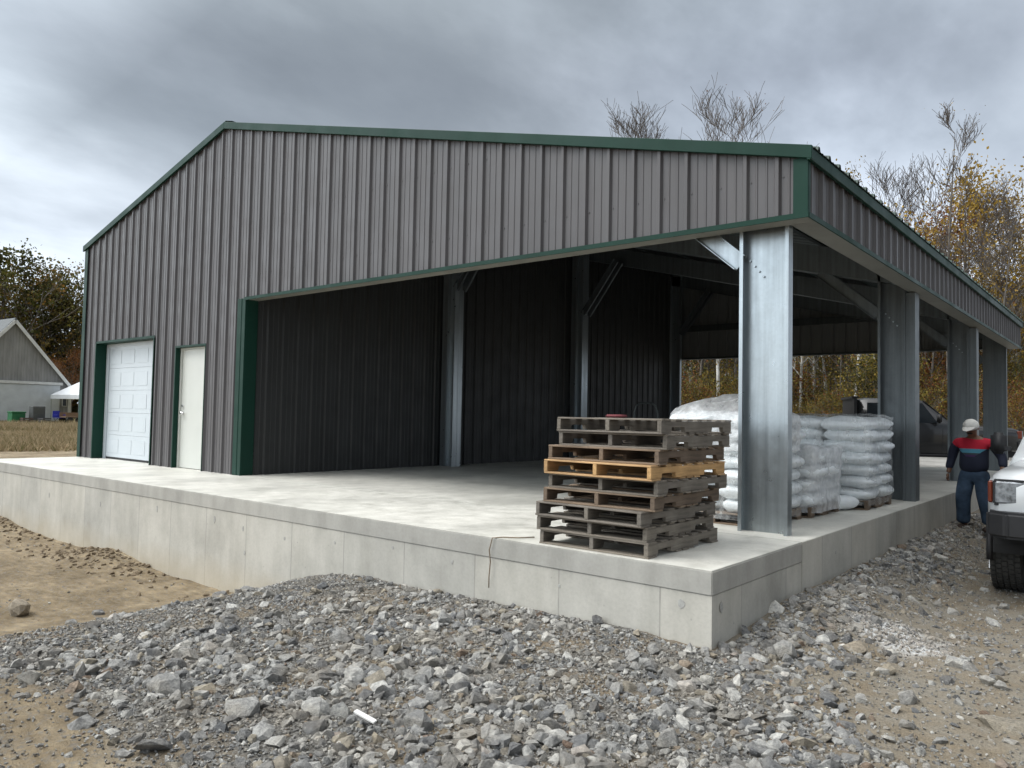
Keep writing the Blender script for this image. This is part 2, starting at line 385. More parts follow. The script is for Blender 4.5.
drive_m = (sstep(.0, 1.2, (X-15.75)*.8+(Y+2.35)*.75+fbm(X*.9, Y*.9, 3, 31)*1.6)*(X > 15.3)).ravel()
g = np_mesh('ground', V, Fq, M['ground'], attr={'gravel': gm, 'lime': lm, 'grassy': np.clip(grassy, 0, 1), 'yard': np.clip(yard, 0, 1), 'drive': drive_m}, smooth=True)
g['kind'] = 'structure'

# ------------------------------------------------------------------ stones
def stone_proto(seed, n=16, flat=.6, rough=1.0):
    rnd = random.Random(seed); bm = bmesh.new()
    sx_, sy_, sz_ = rnd.uniform(.8,1.25), rnd.uniform(.6,.95), rnd.uniform(flat*.7, flat*1.2)
    for _ in range(n):
        p = Vector((rnd.gauss(0,1), rnd.gauss(0,1), rnd.gauss(0,1))).normalized()*rnd.uniform(.82, 1.0)
        p = Vector([math.copysign(abs(q)**.8, q) for q in p])
        bm.verts.new((p.x*sx_*.55, p.y*sy_*.55, p.z*sz_*.55))
    r = bmesh.ops.convex_hull(bm, input=bm.verts)
    bmesh.ops.delete(bm, geom=[e for e in r['geom_interior'] if isinstance(e, bmesh.types.BMVert)], context='VERTS')
    bmesh.ops.triangulate(bm, faces=bm.faces); bm.verts.index_update()
    V = np.array([v.co[:] for v in bm.verts]); Fc = np.array([[v.index for v in f.verts] for f in bm.faces]); bm.free()
    return V, Fc
def stone_mat(name, wet=0):
    m, nt, b = mat(name); a = at_(nt, 'tone'); v = coords(nt)
    c = ramp(nt, a, [(0, (.12,.124,.13)), (.16, (.18,.181,.182)), (.38, (.24,.24,.235)), (.58, (.31,.308,.30)), (.72, (.36,.358,.345)), (.86, (.47,.465,.445)), (.875, (.54,.53,.50)), (.89, (.24,.22,.185)), (.95, (.33,.295,.235)), (.975, (.17,.115,.085)), (1, (.6,.59,.56))])
    c = mix(nt, .75, c, ramp(nt, noise(nt, v, 32, 6, .7), [(.3, (.42,.42,.43)), (.5, (1,.99,.97)), (.7, (1.6,1.57,1.5))]), 'MULTIPLY')
    vn = ramp(nt, noise(nt, coords(nt, scale=(1,3,2)), 12, 4, .6), [(.6, (0,0,0)), (.68, (.35,.35,.35))])
    c = mix(nt, vn, c, (.5,.49,.46))
    # dust of the soil lodged on faces
    c = mix(nt, ramp(nt, noise(nt, v, 3, 5, .6), [(.45, (0,0,0)), (.7, (.5,.5,.5))]), c, (.30,.255,.19))
    nt.links.new(c, b.inputs['Base Color']); b.inputs['Roughness'].default_value = .88; b.inputs['Specular IOR Level'].default_value = .25
    bump(nt, b, math_(nt, 'ADD', noise(nt, v, 110, 6, .75), math_(nt, 'MULTIPLY', noise(nt, v, 28, 4, .6), 1.4)), .9, .014); return m
M['stone'] = stone_mat('crushed_stone')
def rot_mats(n, tilt=.6):
    a = RNG.uniform(0, 2*np.pi, n); t = RNG.normal(0, tilt, n); p = RNG.normal(0, tilt, n)
    ca, sa = np.cos(a), np.sin(a); ct, st = np.cos(t), np.sin(t); cp, sp = np.cos(p), np.sin(p)
    Rz = np.zeros((n,3,3)); Rz[:,0,0]=ca; Rz[:,0,1]=-sa; Rz[:,1,0]=sa; Rz[:,1,1]=ca; Rz[:,2,2]=1
    Rx = np.zeros((n,3,3)); Rx[:,0,0]=1; Rx[:,1,1]=ct; Rx[:,1,2]=-st; Rx[:,2,1]=st; Rx[:,2,2]=ct
    Ry = np.zeros((n,3,3)); Ry[:,1,1]=1; Ry[:,0,0]=cp; Ry[:,0,2]=sp; Ry[:,2,0]=-sp; Ry[:,2,2]=cp
    return Rz@Rx@Ry
def scatter(name, px, py, size, protos, sink=.25, lift=0, tilt=.5):
    n = len(px); which = RNG.integers(0, len(protos), n); Rm = rot_mats(n, tilt); tone = RNG.uniform(0, 1, n)
    z = hgt(px, py)+size*(.5-sink)*.6+lift; Vs = []; Fs = []; T = []; off = 0
    for k, (pv, pf) in enumerate(protos):
        idx = np.where(which == k)[0]
        if not len(idx): continue
        v_ = np.einsum('nij,vj->nvi', Rm[idx], pv)*size[idx][:, None, None]+np.stack([px[idx], py[idx], z[idx]], 1)[:, None, :]
        f_ = pf[None]+(np.arange(len(idx))*len(pv))[:, None, None]+off
        Vs.append(v_.reshape(-1,3)); Fs.append(f_.reshape(-1,3)); T.append(np.repeat(tone[idx], len(pv))); off += len(idx)*len(pv)
    return np.concatenate(Vs), np.concatenate(Fs), np.concatenate(T)
def outside(px, py, gap=.03): return ~((px < W+gap) & (px > -gap) & (py > -SF-gap) & (py < L+gap))
big_p = [stone_proto(i, 15, .62) for i in range(26)]; small_p = [stone_proto(100+i, 8, .7) for i in range(10)]
def pts(n, x0, x1, y0, y1, dens, gap=.03):
    px = RNG.uniform(x0, x1, n); py = RNG.uniform(y0, y1, n)
    ok = (RNG.uniform(0,1,n) < dens(px, py)) & outside(px, py, gap); return px[ok], py[ok]
parts_ = []
def camd(px, py): return np.hypot(px-CAM.x, py-CAM.y)
# heap, three size classes
px, py = pts(88000, 9.8, 19, -6.4, 8, lambda x, y: gravel_mask(x, y)*(.35+.9*np.clip(fbm(x*1.1, y*1.1, 3, 77)+.45, 0, 1)))
sz = np.exp(RNG.normal(math.log(.035), .46, len(px))).clip(.014, .12)*(1+.55*np.clip(fbm(px*.8, py*.8, 3, 50)*3, -.5, 1))*(.62+.38*sstep(11.2, 13.0, px))
parts_.append(scatter('g', px, py, sz, big_p, .42))
px, py = pts(7600, 10.2, 17.5, -6.2, 4, lambda x, y: gravel_mask(x, y)*(.25+.75*sstep(11.5, 13.2, x))*(.16+1.3*np.clip(fbm(x*.9, y*.9, 3, 88)+.25, 0, 1)*np.where(y > -5, 1, .6)))
sz = np.exp(RNG.normal(math.log(.085), .28, len(px))).clip(.06, .17); parts_.append(scatter('g', px, py, sz, big_p, .45, .004))
px, py = pts(150000, 10, 18.5, -6.3, 5, lambda x, y: np.clip(gravel_mask(x, y)*.9+.16, 0, 1)*(x > 10.2))
sz = RNG.uniform(.010, .026, len(px)); parts_.append(scatter('g', px, py, sz, small_p, .15))
# compacted drive: scattered chips
px, py = pts(14000, 15.4, 20, -4, 12, lambda x, y: (1-gravel_mask(x, y))*(.10+1.0*np.clip(fbm(x*1.6, y*1.6, 3, 60)+.1, 0, 1)))
sz = np.exp(RNG.normal(math.log(.024), .45, len(px))).clip(.01, .1); parts_.append(scatter('g', px, py, sz, big_p[:10], .45))
px, py = pts(2600, 15.9, 17.1, -1.4, .3, lambda x, y: lime_mask(x, y))
limes = scatter('g', px, py, RNG.uniform(.012, .04, len(px)), small_p, .2); parts_.append((limes[0], limes[1], np.full(len(limes[2]), .99)))
# few chips on the left dirt
px, py = pts(2600, 1, 11.2, -5, -1.9, lambda x, y: .03+.7*np.clip(fbm(x*1.2, y*1.2, 3, 66), 0, 1)+.5*sstep(9.3, 10.6, x))
parts_.append(scatter('g', px, py, RNG.uniform(.012, .045, len(px)), big_p[:8], .4))
# clods on the dirt humps
off = 0; VV = []; FF = []; TT = []
for a, f_, t_ in parts_: VV.append(a); FF.append(f_+off); TT.append(t_); off += len(a)
gvl = np_mesh('gravel', np.concatenate(VV), np.concatenate(FF), M['stone'], attr={'tone': np.concatenate(TT)}); gvl['kind'] = 'stuff'
px, py = pts(1500, .2, 9.5, -2.75, -1.88, lambda x, y: np.clip(np.exp(-((x-6.3)/1.1)**2)+np.exp(-((x-1.2)/1.6)**2)+.12, 0, 1)*sstep(-2.9, -2.0, y))
cv = scatter('c', px, py, RNG.uniform(.02, .085, len(px)), big_p, .35)
M['clod'] = simple('dry_soil_clod', (.17,.13,.085), .95, 0, .25, 14, .5)
cl_ = np_mesh('soil_clods', cv[0], cv[1], M['clod']); cl_['kind'] = 'stuff'

def rock(px, py, size, tone, seed, label, sink=.3, flat=.7, rz=0):
    V_, F_ = stone_proto(seed, 22, flat); z = float(hgt(px, py))
    c, s = math.cos(rz), math.sin(rz); V2 = V_.copy(); V2[:,0] = V_[:,0]*c-V_[:,1]*s; V2[:,1] = V_[:,0]*s+V_[:,1]*c
    o = np_mesh('rock', V2*size, F_, M['stone'], attr={'tone': np.full(len(V_), tone)}); o.location = (px, py, z+size*.25*flat*(1-sink)); tag(o, label, 'rock', 'larger loose rocks'); return o
for a in [(8.58,-3.87,.25,.955,501,'rounded tan boulder alone on the dirt at the far left',.15,1.0),
          (9.3,-3.35,.17,.25,502,'low dark grey rock on the dirt just right of the tan boulder',.4,.5),
          (9.65,-3.75,.14,.3,503,'small dark slab of rock nearest the gravel edge on the left dirt',.3,.6),
          (9.95,-2.35,.30,.2,504,'broad flat dark grey rock half sunk where dirt meets gravel',.5,.4),
          (10.25,-2.2,.24,.3,508,'second flat grey rock beside the broad dark one at the gravel edge',.5,.45),
          (14.05,-4.55,.22,.62,505,'pale grey rock on the brown soil patch at lower left',.3,.7),
          (13.35,-4.65,.24,.45,506,'wide grey rock among brown stones at lower left',.4,.6),
          (15.95,-1.62,.17,.6,507,'chunky pale rock lying just right of the foundation corner',.2,.8),
          (15.72,-2.6,.12,.99,509,'bright white stone in the gravel below the foundation corner',.3,.8),
          (16.86,-.95,.13,.83,510,'cream rock at the right end of the white lime patch',.3,.8),
          (17.25,-1.9,.34,.92,511,'flat sandy slab of rock at the lower right edge of the photo',.7,.35),
          (16.80,1.72,.12,.62,512,'pale stone lying in front of the truck tyre',.2,.8),
          (14.9,-4.05,.21,.3,513,'large dark angular rock beside the white wood scrap',.3,.75),
          (14.35,-4.3,.17,.75,514,'light grey and white rock left of the white wood scrap',.3,.8)]:
    rock(*a)
mb = MB().box(-.07,-.014,-.006,.07,.014,.006)
o = mb.build('wood_scrap', simple('bleached_wood', (.72,.71,.68), .7, 0, .06, 20), bevel=.002); o.location = (14.73,-4.27,float(hgt(14.73,-4.27))+.075); o.rotation_euler = (R(8),R(12),R(10)); tag(o, 'thin white scrap of wood lying on the gravel', 'wood scrap')

# ------------------------------------------------------------------ the building
B = empty('metal_building', (0,0,0), 0, 'charcoal ribbed steel building with green trim, closed bay at left and open bay at right', 'building')
PER = .3048
PROF = [(-.036,0),(-.017,.032),(.017,.032),(.036,0),(.092,0),(.099,.006),(.111,.006),(.118,0),(.187,0),(.194,.006),(.206,.006),(.213,0)]
def prof(u0, u1, ph=0.0, extra=()):
    out = []; k0 = math.floor((u0-ph)/PER)-1; k1 = math.ceil((u1-ph)/PER)+1
    for k in range(k0, k1+1):
        for du, h in PROF: out.append((ph+k*PER+du, h))
    def H(u):
        for (a, ha), (b_, hb) in zip(out, out[1:]):
            if a <= u <= b_: return ha if b_ == a else ha+(hb-ha)*(u-a)/(b_-a)
        return 0
    inner = [p for p in out if u0+1e-4 < p[0] < u1-1e-4]+[(e, H(e)) for e in extra if u0 < e < u1]
    return [(u0, H(u0))]+sorted(inner)+[(u1, H(u1))]
def siding(mb, P, u0, u1, zb, zt, ph=0.0, extra=()):
    """P(u, h, z) -> point"""
    pr = prof(u0, u1, ph, extra); vs = []; fs = []
    for i, (u, h) in enumerate(pr):
        vs += [P(u, h, zb(u)), P(u, h, zt(u))]
        if i: fs.append((2*i-2, 2*i, 2*i+1, 2*i-1))
    mb.add(vs, fs)
front = lambda u, h, z: (u, -h, z)
RD = .05                                    # sheet stops this far under the roof surface
zt = lambda u: roofz(u)-RD
c_ = lambda k: (lambda u: k)
OD = (.72, 3.28, 2.42); MD = (4.17, 5.2, 2.19)
mb = MB()
siding(mb, front, 0, OD[0], c_(.003), zt, .03); siding(mb, front, OD[0], OD[1], c_(OD[2]), zt, .03)
siding(mb, front, OD[1], MD[0], c_(.003), zt, .03); siding(mb, front, MD[0], MD[1], c_(MD[2]), zt, .03, (XR,))
siding(mb, front, MD[1], XO-.2, c_(.003), zt, .03, (XR,)); siding(mb, front, XO-.2, W, c_(HH), zt, .03)
# screw heads on the girt lines
for zz in (.25, 1.55, 3.3, 4.2, 5.1):
    for k in range(0, 52):
        u = .03+k*PER+.05
        if u > W-.1 or zz > roofz(u)-.25: continue
        if zz < HH+.05 and (u > XO-.25 or OD[0]-.05 < u < OD[1]+.05 or MD[0]-.05 < u < MD[1]+.05): continue
        z_ = zz+.0*k
        mb.tube([(u,-.001,z_),(u,-.008,z_)], .009, 6)
mb.build('front_wall', M['siding'], B)
mb = MB(); side = lambda u, h, z: (W+h, u, z)
siding(mb, side, 0, L, c_(HH), c_(roofz(W)-.05), .1)
for zz in (HH+.12, 3.4):
    for k in range(48): mb.tube([(W+.001,.15+k*PER,zz),(W+.008,.15+k*PER,zz)], .009, 6)
mb.build('side_apron', M['siding'], B)
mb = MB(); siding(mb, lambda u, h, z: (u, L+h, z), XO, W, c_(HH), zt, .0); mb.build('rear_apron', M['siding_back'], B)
mb = MB(); siding(mb, lambda u, h, z: (u, L+h, z), 0, XO, c_(0), zt, .0, (XR,)); mb.build('rear_wall', M['siding'], B)
mb = MB(); siding(mb, lambda u, h, z: (-h, u, z), 0, L, c_(0), c_(roofz(0)-.05), .1); mb.build('left_wall', M['siding'], B)
mb = MB(); siding(mb, lambda u, h, z: (XO+h, u, z), .2, L-.01, c_(.003), c_(roofz(XO)-.08), .1); mb.build('partition_wall', M['siding_shaded'], B)
# roof
mb = MB(); pr = prof(-.03, L+.03, .1); vs = []; fs = []
for i, (y, h) in enumerate(pr):
    for x in (-.09, XR, W+.09): vs.append((x, y, roofz(x)+h*1.25))
    if i: fs += [(3*i-3, 3*i-2, 3*i+1, 3*i), (3*i-2, 3*i-1, 3*i+2, 3*i+1)]
mb.add(vs, fs); rf = mb.build('roof', M['roof'], B)
mb = MB()
for x0, x1 in ((XR-.2, XR), (XR, XR+.2)): mb.beam((x0,L/2,roofz(x0)+.04), (x1,L/2,roofz(x1)+.04), L+.08, .004)
mb.build('ridge_cap', M['green'], rf)
# trims
def rake(y, out):
    mb = MB()
    for a, b_ in ((-.10, XR), (XR, W+.08)):
        za, zb = roofz(a), roofz(b_); t = .108; y0, y1 = sorted((y, y+out))
        mb.add([(a,y0,za-t),(b_,y0,zb-t),(b_,y0,zb+.012),(a,y0,za+.012),(a,y1,za-t),(b_,y1,zb-t),(b_,y1,zb+.012),(a,y1,za+.012)],
               [(0,1,2,3),(7,6,5,4),(0,4,5,1),(3,2,6,7),(0,3,7,4),(1,5,6,2)])
    return mb
rake(-.072, .036).build('rake_trim', M['green'], B, bevel=.004); rake(L+.034, .03).build('rake_trim', M['green'], B)
ze = roofz(W)
MB().box(W+.034,-.07,ze-.135,W+.075,L+.06,ze-.028).build('eave_trim', M['green'], B, bevel=.004)
MB().box(-.07,-.07,roofz(0)-.10,-.034,L+.06,roofz(0)+.0).build('eave_trim', M['green'], B)
MB().box(W-.095,-.042,HH+.02,W+.037,-.034,ze-.10).box(W+.034,-.034,HH+.02,W+.04,.02,ze-.14).build('corner_trim', M['green'], B)
MB().box(-.04,-.042,.002,.11,-.034,roofz(0)-.08).box(-.042,-.034,.002,-.036,.12,roofz(0)-.1).build('corner_trim', M['green'], B)
MB().box(XO-.02,-.05,HH-.015,W+.045,-.036,HH+.034).build('header_trim', M['green'], B)
MB().box(W+.036,-.036,HH-.015,W+.05,L+.02,HH+.034).build('header_trim', M['green'], B)
MB().box(XO-.23,-.046,.002,XO-.10,.0,HH+.02).box(XO-.10,-.04,.002,XO+.005,.2,HH+.02).build('jamb_trim', M['green'], B, bevel=.006)
MB().box(XO+.01,-.03,HH-.004,W+.033,.2,HH+.012).build('soffit', M['soffit'], B)
MB().box(W-.2,.204,HH-.004,W+.033,L,HH+.012).build('soffit', M['soffit'], B)
# eave beams behind the aprons
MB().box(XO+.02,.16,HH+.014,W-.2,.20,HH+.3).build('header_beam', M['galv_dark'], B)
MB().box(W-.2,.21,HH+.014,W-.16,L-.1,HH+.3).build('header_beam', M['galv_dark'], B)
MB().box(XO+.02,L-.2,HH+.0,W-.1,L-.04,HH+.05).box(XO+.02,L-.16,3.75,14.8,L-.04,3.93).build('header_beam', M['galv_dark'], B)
# overhead door
D = MB(); y0 = .2
D.box(OD[0]+.1,y0,.04,OD[1]-.03,y0+.04,OD[2]-.06); dn = 5
od = empty('overhead_door', (0,0,0)); od.parent = B
hh = (OD[2]-.1)/dn; door = MB()
for i in range(dn):
    za = .045+i*hh; door.box(OD[0]+.13,y0,za+.0015,OD[1]-.03,y0+.045,za+hh-.0015)
    for k in range(4):
        ww = (OD[1]-OD[0]-.2)/4; xa = OD[0]+.15+k*ww
        door.box(xa+.05,y0-.005,za+.09,xa+ww-.05,y0-.001,za+hh-.09)
door.build('door_panel', M['white_door'], od, bevel=.003)
MB().box(OD[0]+.005,y0-.02,.003,OD[0]+.12,y0+.03,OD[2]-.005).box(OD[0]+.12,y0-.02,OD[2]-.07,OD[1]-.005,y0+.03,OD[2]-.005).build('door_frame', M['white_door'], od)
MB().box(OD[0]+.14,y0-.004,.004,OD[1]-.03,y0+.04,.044).build('bottom_seal', M['black'], od)
MB().box(OD[0]-.04,-.040,.002,OD[0],-.034,OD[2]+.04).box(OD[0]-.003,-.034,.002,OD[0]+.003,.25,OD[2]).box(OD[0]-.04,-.040,OD[2]+.0,OD[1]+.04,-.034,OD[2]+.045).box(OD[1],-.040,.002,OD[1]+.03,-.034,OD[2]).box(OD[1]-.003,-.034,.002,OD[1]+.003,.25,OD[2]).box(OD[0],-.034,OD[2],OD[1],.25,OD[2]+.006).build('door_trim', M['green'], od)
# personnel door
pd = empty('door', (0,0,0)); pd.parent = B
MB().box(MD[0]+.055,.075,.012,MD[1]-.04,.12,MD[2]-.035).build('door_panel', M['offwhite'], pd, bevel=.003)
MB().box(MD[0]+.003,.05,.003,MD[0]+.052,.14,MD[2]-.003).box(MD[1]-.037,.05,.003,MD[1]-.003,.14,MD[2]-.003).box(MD[0]+.052,.05,MD[2]-.032,MD[1]-.037,.14,MD[2]-.003).build('door_frame', M['offwhite'], pd)
MB().box(MD[0]-.03,-.040,.002,MD[0],-.034,MD[2]+.035).box(MD[1],-.040,.002,MD[1]+.02,-.034,MD[2]+.035).box(MD[0],-.040,MD[2],MD[1],-.034,MD[2]+.035).box(MD[0]-.003,-.034,.002,MD[0]+.002,.15,MD[2]).box(MD[0],-.034,MD[2]-.002,MD[1],.15,MD[2]+.004).build('door_trim', M['green'], pd)
MB().tube([(MD[0]+.13,.075,1.0),(MD[0]+.13,.02,1.0)], .026, 12).tube([(MD[0]+.13,.02,1.0),(MD[0]+.25,.015,1.0)], .012, 8).build('door_handle', M['chrome'], pd, smooth=True)
MB().tube([(MD[0]+.13,.075,1.13),(MD[0]+.13,.05,1.13)], .024, 12).build('deadbolt', M['chrome'], pd)

# cold-formed columns and frames
def cee(mb, x0, x1, y0, y1, z0, z1, open_front=True, t=.006, lip=.03):
    """C section, web along X; opens towards -Y when open_front"""
    yw = y1-t if open_front else y0
    mb.box(x0+t, yw, z0, x1-t, yw+t, z1)
    mb.box(x0, y0, z0, x0+t, y1, z1); mb.box(x1-t, y0, z0, x1, y1, z1)
    yl = y0 if open_front else y1-t
    mb.box(x0+t, yl, z0, x0+t+lip, yl+t, z1); mb.box(x1-t-lip, yl, z0, x1-t, yl+t, z1)
def bolts(parent, pts, r=.011, l=.018):
    for x, y, z in pts: MB().tube([(x,y,z),(x,y-l,z)], r, 6).build('bolt', M['galv'], parent)
frames = [(.2, .31, 'single'), (4.72, 4.98, 'double'), (9.6, 9.86, 'double'), (14.42, 14.53, 'rear')]
for fi, (ya, yb, kind) in enumerate(frames):
    ym = (ya+yb)/2; gm_ = M['galv'] if fi == 0 else M['galv_shade']
    xa, xb = (14.82, 15.30) if kind != 'double' else (14.93, 15.29)
    zt_ = roofz(xb)-.62
    c = MB()
    if kind == 'single': cee(c, xa, xb, ya, yb, .002, zt_+.25)
    elif kind == 'rear': cee(c, xa, xb, ya, yb, .002, zt_+.25, False)
    else: cee(c, xa, xb, ya, ym-.003, .002, zt_+.25); cee(c, xa, xb, ym+.003, yb, .002, zt_+.25, False); c.box(xb+.002, ya+.01, .002, xb+.12, yb-.01, HH-.02)
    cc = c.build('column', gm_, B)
    bolts(cc, [(xa+.07+k*.045, yb-.006, 2.62-k*.055) for k in range(4)] if kind == 'single' else [(xa+.08+k*.05, ym-.01, 2.62-k*.06) for k in range(4)])
    if kind == 'single': bolts(cc, [(xa+.09, yb-.006, .05), (xb-.07, yb-.006, .05)])
    # rafter, from the side column up to the partition
    rb = MB(); x0, x1 = XO+.06, xb
    for dy in ((ya, ya+.006), (yb-.006, yb)) if kind == 'double' else ((yb-.006, yb),):
        rb.add([(x0,dy[0],roofz(x0)-.6),(x1,dy[0],roofz(x1)-.6),(x1,dy[0],roofz(x1)-.2),(x0,dy[0],roofz(x0)-.2),(x0,dy[1],roofz(x0)-.6),(x1,dy[1],roofz(x1)-.6),(x1,dy[1],roofz(x1)-.2),(x0,dy[1],roofz(x0)-.2)],
               [(0,1,2,3),(7,6,5,4),(0,4,5,1),(3,2,6,7),(0,3,7,4),(1,5,6,2)])
    rb.beam((x0,ym,roofz(x0)-.6),(x1,ym,roofz(x1)-.6), yb-ya-.014 if kind == 'double' else .09, .005)
    rb.build('rafter', M['galv_shade'], B)
    # knee braces: two channels each side of the frame
    br = MB(); a = Vector((xa-.0, ym, 2.60)); b2 = Vector((xa-.82, ym, 3.30)); d = (b2-a).normalized(); n_ = Vector((d.z,0,-d.x))
    if kind == 'single' or kind == 'rear':
        br.beam(a, b2, .006, .15, (d.z,0,-d.x)); 
        for s in (-1, 1): br.beam(a+n_*.08*s+Vector((0,-.03,0)), b2+n_*.08*s+Vector((0,-.03,0)), .06, .006, (d.z,0,-d.x))
    else:
        for s in (-1, 1):
            br.beam(a+Vector((0,s*.09,0)), b2+Vector((0,s*.09,0)), .006, .15, (d.z,0,-d.x))
            for q in (-1, 1): br.beam(a+n_*.075*q+Vector((0,s*.115,0)), b2+n_*.075*q+Vector((0,s*.115,0)), .045, .006, (d.z,0,-d.x))
    br.build('knee_brace', gm_ if fi == 0 else M['galv_shade'], B)
    # column against the partition (the front one stands inside the closed bay)
    if fi == 0: continue
    c = MB(); xa, xb = XO+.04, XO+.40; sh_ = {1:-.22, 2:-.45}.get(fi, 0); ya += sh_; yb += sh_; ym += sh_; tz = roofz(XO)-.35
    if kind == 'double': cee(c, xa+.12, xb, ya, ym-.003, .002, tz); cee(c, xa+.12, xb, ym+.003, yb, .002, tz, False); c.box(xa, ya+.01, .002, xa+.118, yb-.01, tz)
    else: cee(c, xa, xb, ya, yb, .002, tz, kind == 'rear')
    c.build('column', M['galv'], B)
    br = MB(); a = Vector((xb, ym, 3.68)); b2 = Vector((xb+.95, ym, 4.95)); d = (b2-a).normalized(); n_ = Vector((d.z,0,-d.x))
    for s in (-1, 1):
        br.beam(a+Vector((0,s*.09,0)), b2+Vector((0,s*.09,0)), .006, .15, (d.z,0,-d.x))
        for q in (-1, 1): br.beam(a+n_*.075*q+Vector((0,s*.115,0)), b2+n_*.075*q+Vector((0,s*.115,0)), .045, .006, (d.z,0,-d.x))
    br.build('knee_brace', M['galv_shade'], B)
for k in range(8):
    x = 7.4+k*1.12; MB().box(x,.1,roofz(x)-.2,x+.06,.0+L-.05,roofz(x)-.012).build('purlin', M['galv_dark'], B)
# foundation
MB().box(.0,-SF+.008,-1.9,W-.006,-.045,-.172).box(0,-.04,-1.9,W,L,-.0).build('foundation_wall', M['wall_concrete'], B)
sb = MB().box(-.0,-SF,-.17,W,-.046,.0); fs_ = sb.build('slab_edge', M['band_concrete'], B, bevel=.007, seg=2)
MB().box(.012,-SF+.012,.0005,W-.012,-.048,.003).box(.012,-.036,.0005,W-.008,L-.01,.003).build('floor_slab', M['floor_concrete'], B)
def patch(cx, cz, r, side=False, seed=0, tall=1.2):
    rr = random.Random(seed); mb = MB(); n = 14; o = []
    for k in range(n):
        t = 2*math.pi*k/n; q = r*rr.uniform(.75,1.1); o.append((cx+q*math.cos(t), cz+q*tall*math.sin(t)))
    if side: mb.poly(o, W-.001, W+.0025, 'x')
    else: mb.poly(o, -SF+.005, -SF+.0075+.0, 'y')
    mb.build('form_tie_stain', M['stain'], fs_)
for k, (x, z, r, tl) in enumerate([(15.28,-.26,.028,1.25),(13.0,-.27,.018,1.2),(11.3,-.3,.015,1.2),(9.55,-.34,.02,1.6),(9.6,-.62,.02,1.6),(8.9,-.3,.02,2.2),(7.4,-.3,.02,2.4),(5.6,-.4,.018,2.4),(3.6,-.42,.018,2.6),(12.2,-.24,.016,1),(14.2,-.3,.012,1.2),(10.4,-.36,.016,1.4)]): patch(x, z, r, seed=k, tall=tl)
patch(-1.7, -.27, .026, True, 77, 1.5); patch(.9, -.2, .016, True, 78, 1.2)

# cord hanging over the slab edge
pts_ = [(13.75,-1.60,.012),(13.68,-1.74,.014),(13.55,-1.79,.010),(13.50,-1.87,.006),(13.47,-1.872,-.1),(13.485,-1.872,-.2),(13.475,-1.875,-.33),(13.48,-1.88,-.42)]
tag(MB().tube(pts_, .005, 6).build('cord', simple('brown_cord', (.2,.15,.1), .8), smooth=True), 'thin brown cord hanging over the slab edge below the pallet stack', 'cord')

# ------------------------------------------------------------------ pallets
def pallet(loc, w_=1.02, l_=1.22, rz=0, mats=('wood_grey','wood_greyX'), label='', group=None, seed=0, top=True):
    rr = random.Random(seed); P = empty('wooden_pallet', loc, rz, label, 'pallet', group); sh = .087; th = .015
    for i in range(3):
        x = [0, w_/2-.02, w_-.04][i]+rr.uniform(-.004,.004); mb = MB()
        # stringer side outline with two fork notches
        o = [(0,th),(.15*l_/1.2,th),(.16*l_/1.2,th+.038),(.36*l_/1.2,th+.038),(.37*l_/1.2,th),(l_-.37*l_/1.2,th),(l_-.36*l_/1.2,th+.038),(l_-.16*l_/1.2,th+.038),(l_-.15*l_/1.2,th),(l_,th),(l_,th+sh),(0,th+sh)]
        mb.poly(o, x, x+.038, 'x'); mb.build('stringer', M[mats[0]], P, bevel=.003)
    t = MB(); n = 7; y = 0
    ws = [.135]+[rr.choice((.088,.1,.088)) for _ in range(n-2)]+[.135]; gap = (l_-sum(ws))/(n-1)
    for q in ws:
        s = rr.uniform(-.008,.006); e = rr.uniform(-.006,.008)
        t.box(s, y, th+sh+.001, w_+e, y+q, th+sh+th+rr.uniform(-.002,.002)); y += q+gap
    t.build('top_deck', M[mats[1]], P, bevel=.002)
    t = MB()
    for ya, yb in ((0,.13),(.27*l_+.12,.27*l_+.21),(l_/2-.05,l_/2+.05),(.73*l_-.21+.0,.73*l_-.12),(l_-.13,l_)):
        if .16*l_ < ya < .3*l_ : continue
        t.box(rr.uniform(-.006,.006), ya, 0, w_+rr.uniform(-.006,.006), yb, th-.001)
    t.build('bottom_deck', M[mats[1]], P, bevel=.002)
    return P
G_P = 'pallets stacked beside the corner column'
PH = .1175
specs = [(0,0,.0,'wood_grey','bottom pallet of the stack, weathered grey, flat on the slab'),
         (-.015,-.02,.022,'wood_grey','second pallet from the bottom of the stack, weathered grey'),
         (-.025,-.03,-.03,'wood_grey','third pallet from the bottom, grey and sticking out farthest to the left'),
         (.04,-.01,.03,'wood_brown','fourth pallet from the bottom of the stack, brownish grey'),
         (.07,.02,-.005,'wood_grey','grey pallet directly under the orange-tan one'),
         (.045,-.02,-.03,'wood_new','bright orange-tan pallet, the freshest wood in the stack'),
         (.06,.02,.02,'wood_brown','dark reddish brown pallet directly above the orange-tan one'),
         (.14,.06,.03,'wood_grey','second pallet from the top of the stack, grey and shifted right'),
         (.125,.05,-.015,'wood_grey','topmost grey pallet of the stack')]
for i, (dx, dy, rz, mt, lb) in enumerate(specs):
    pallet((13.94+dx, -1.775+dy, .004+i*PH), 1.03 if i < 7 else .99, 1.21, rz, (mt, mt+'X'), lb, G_P, i)

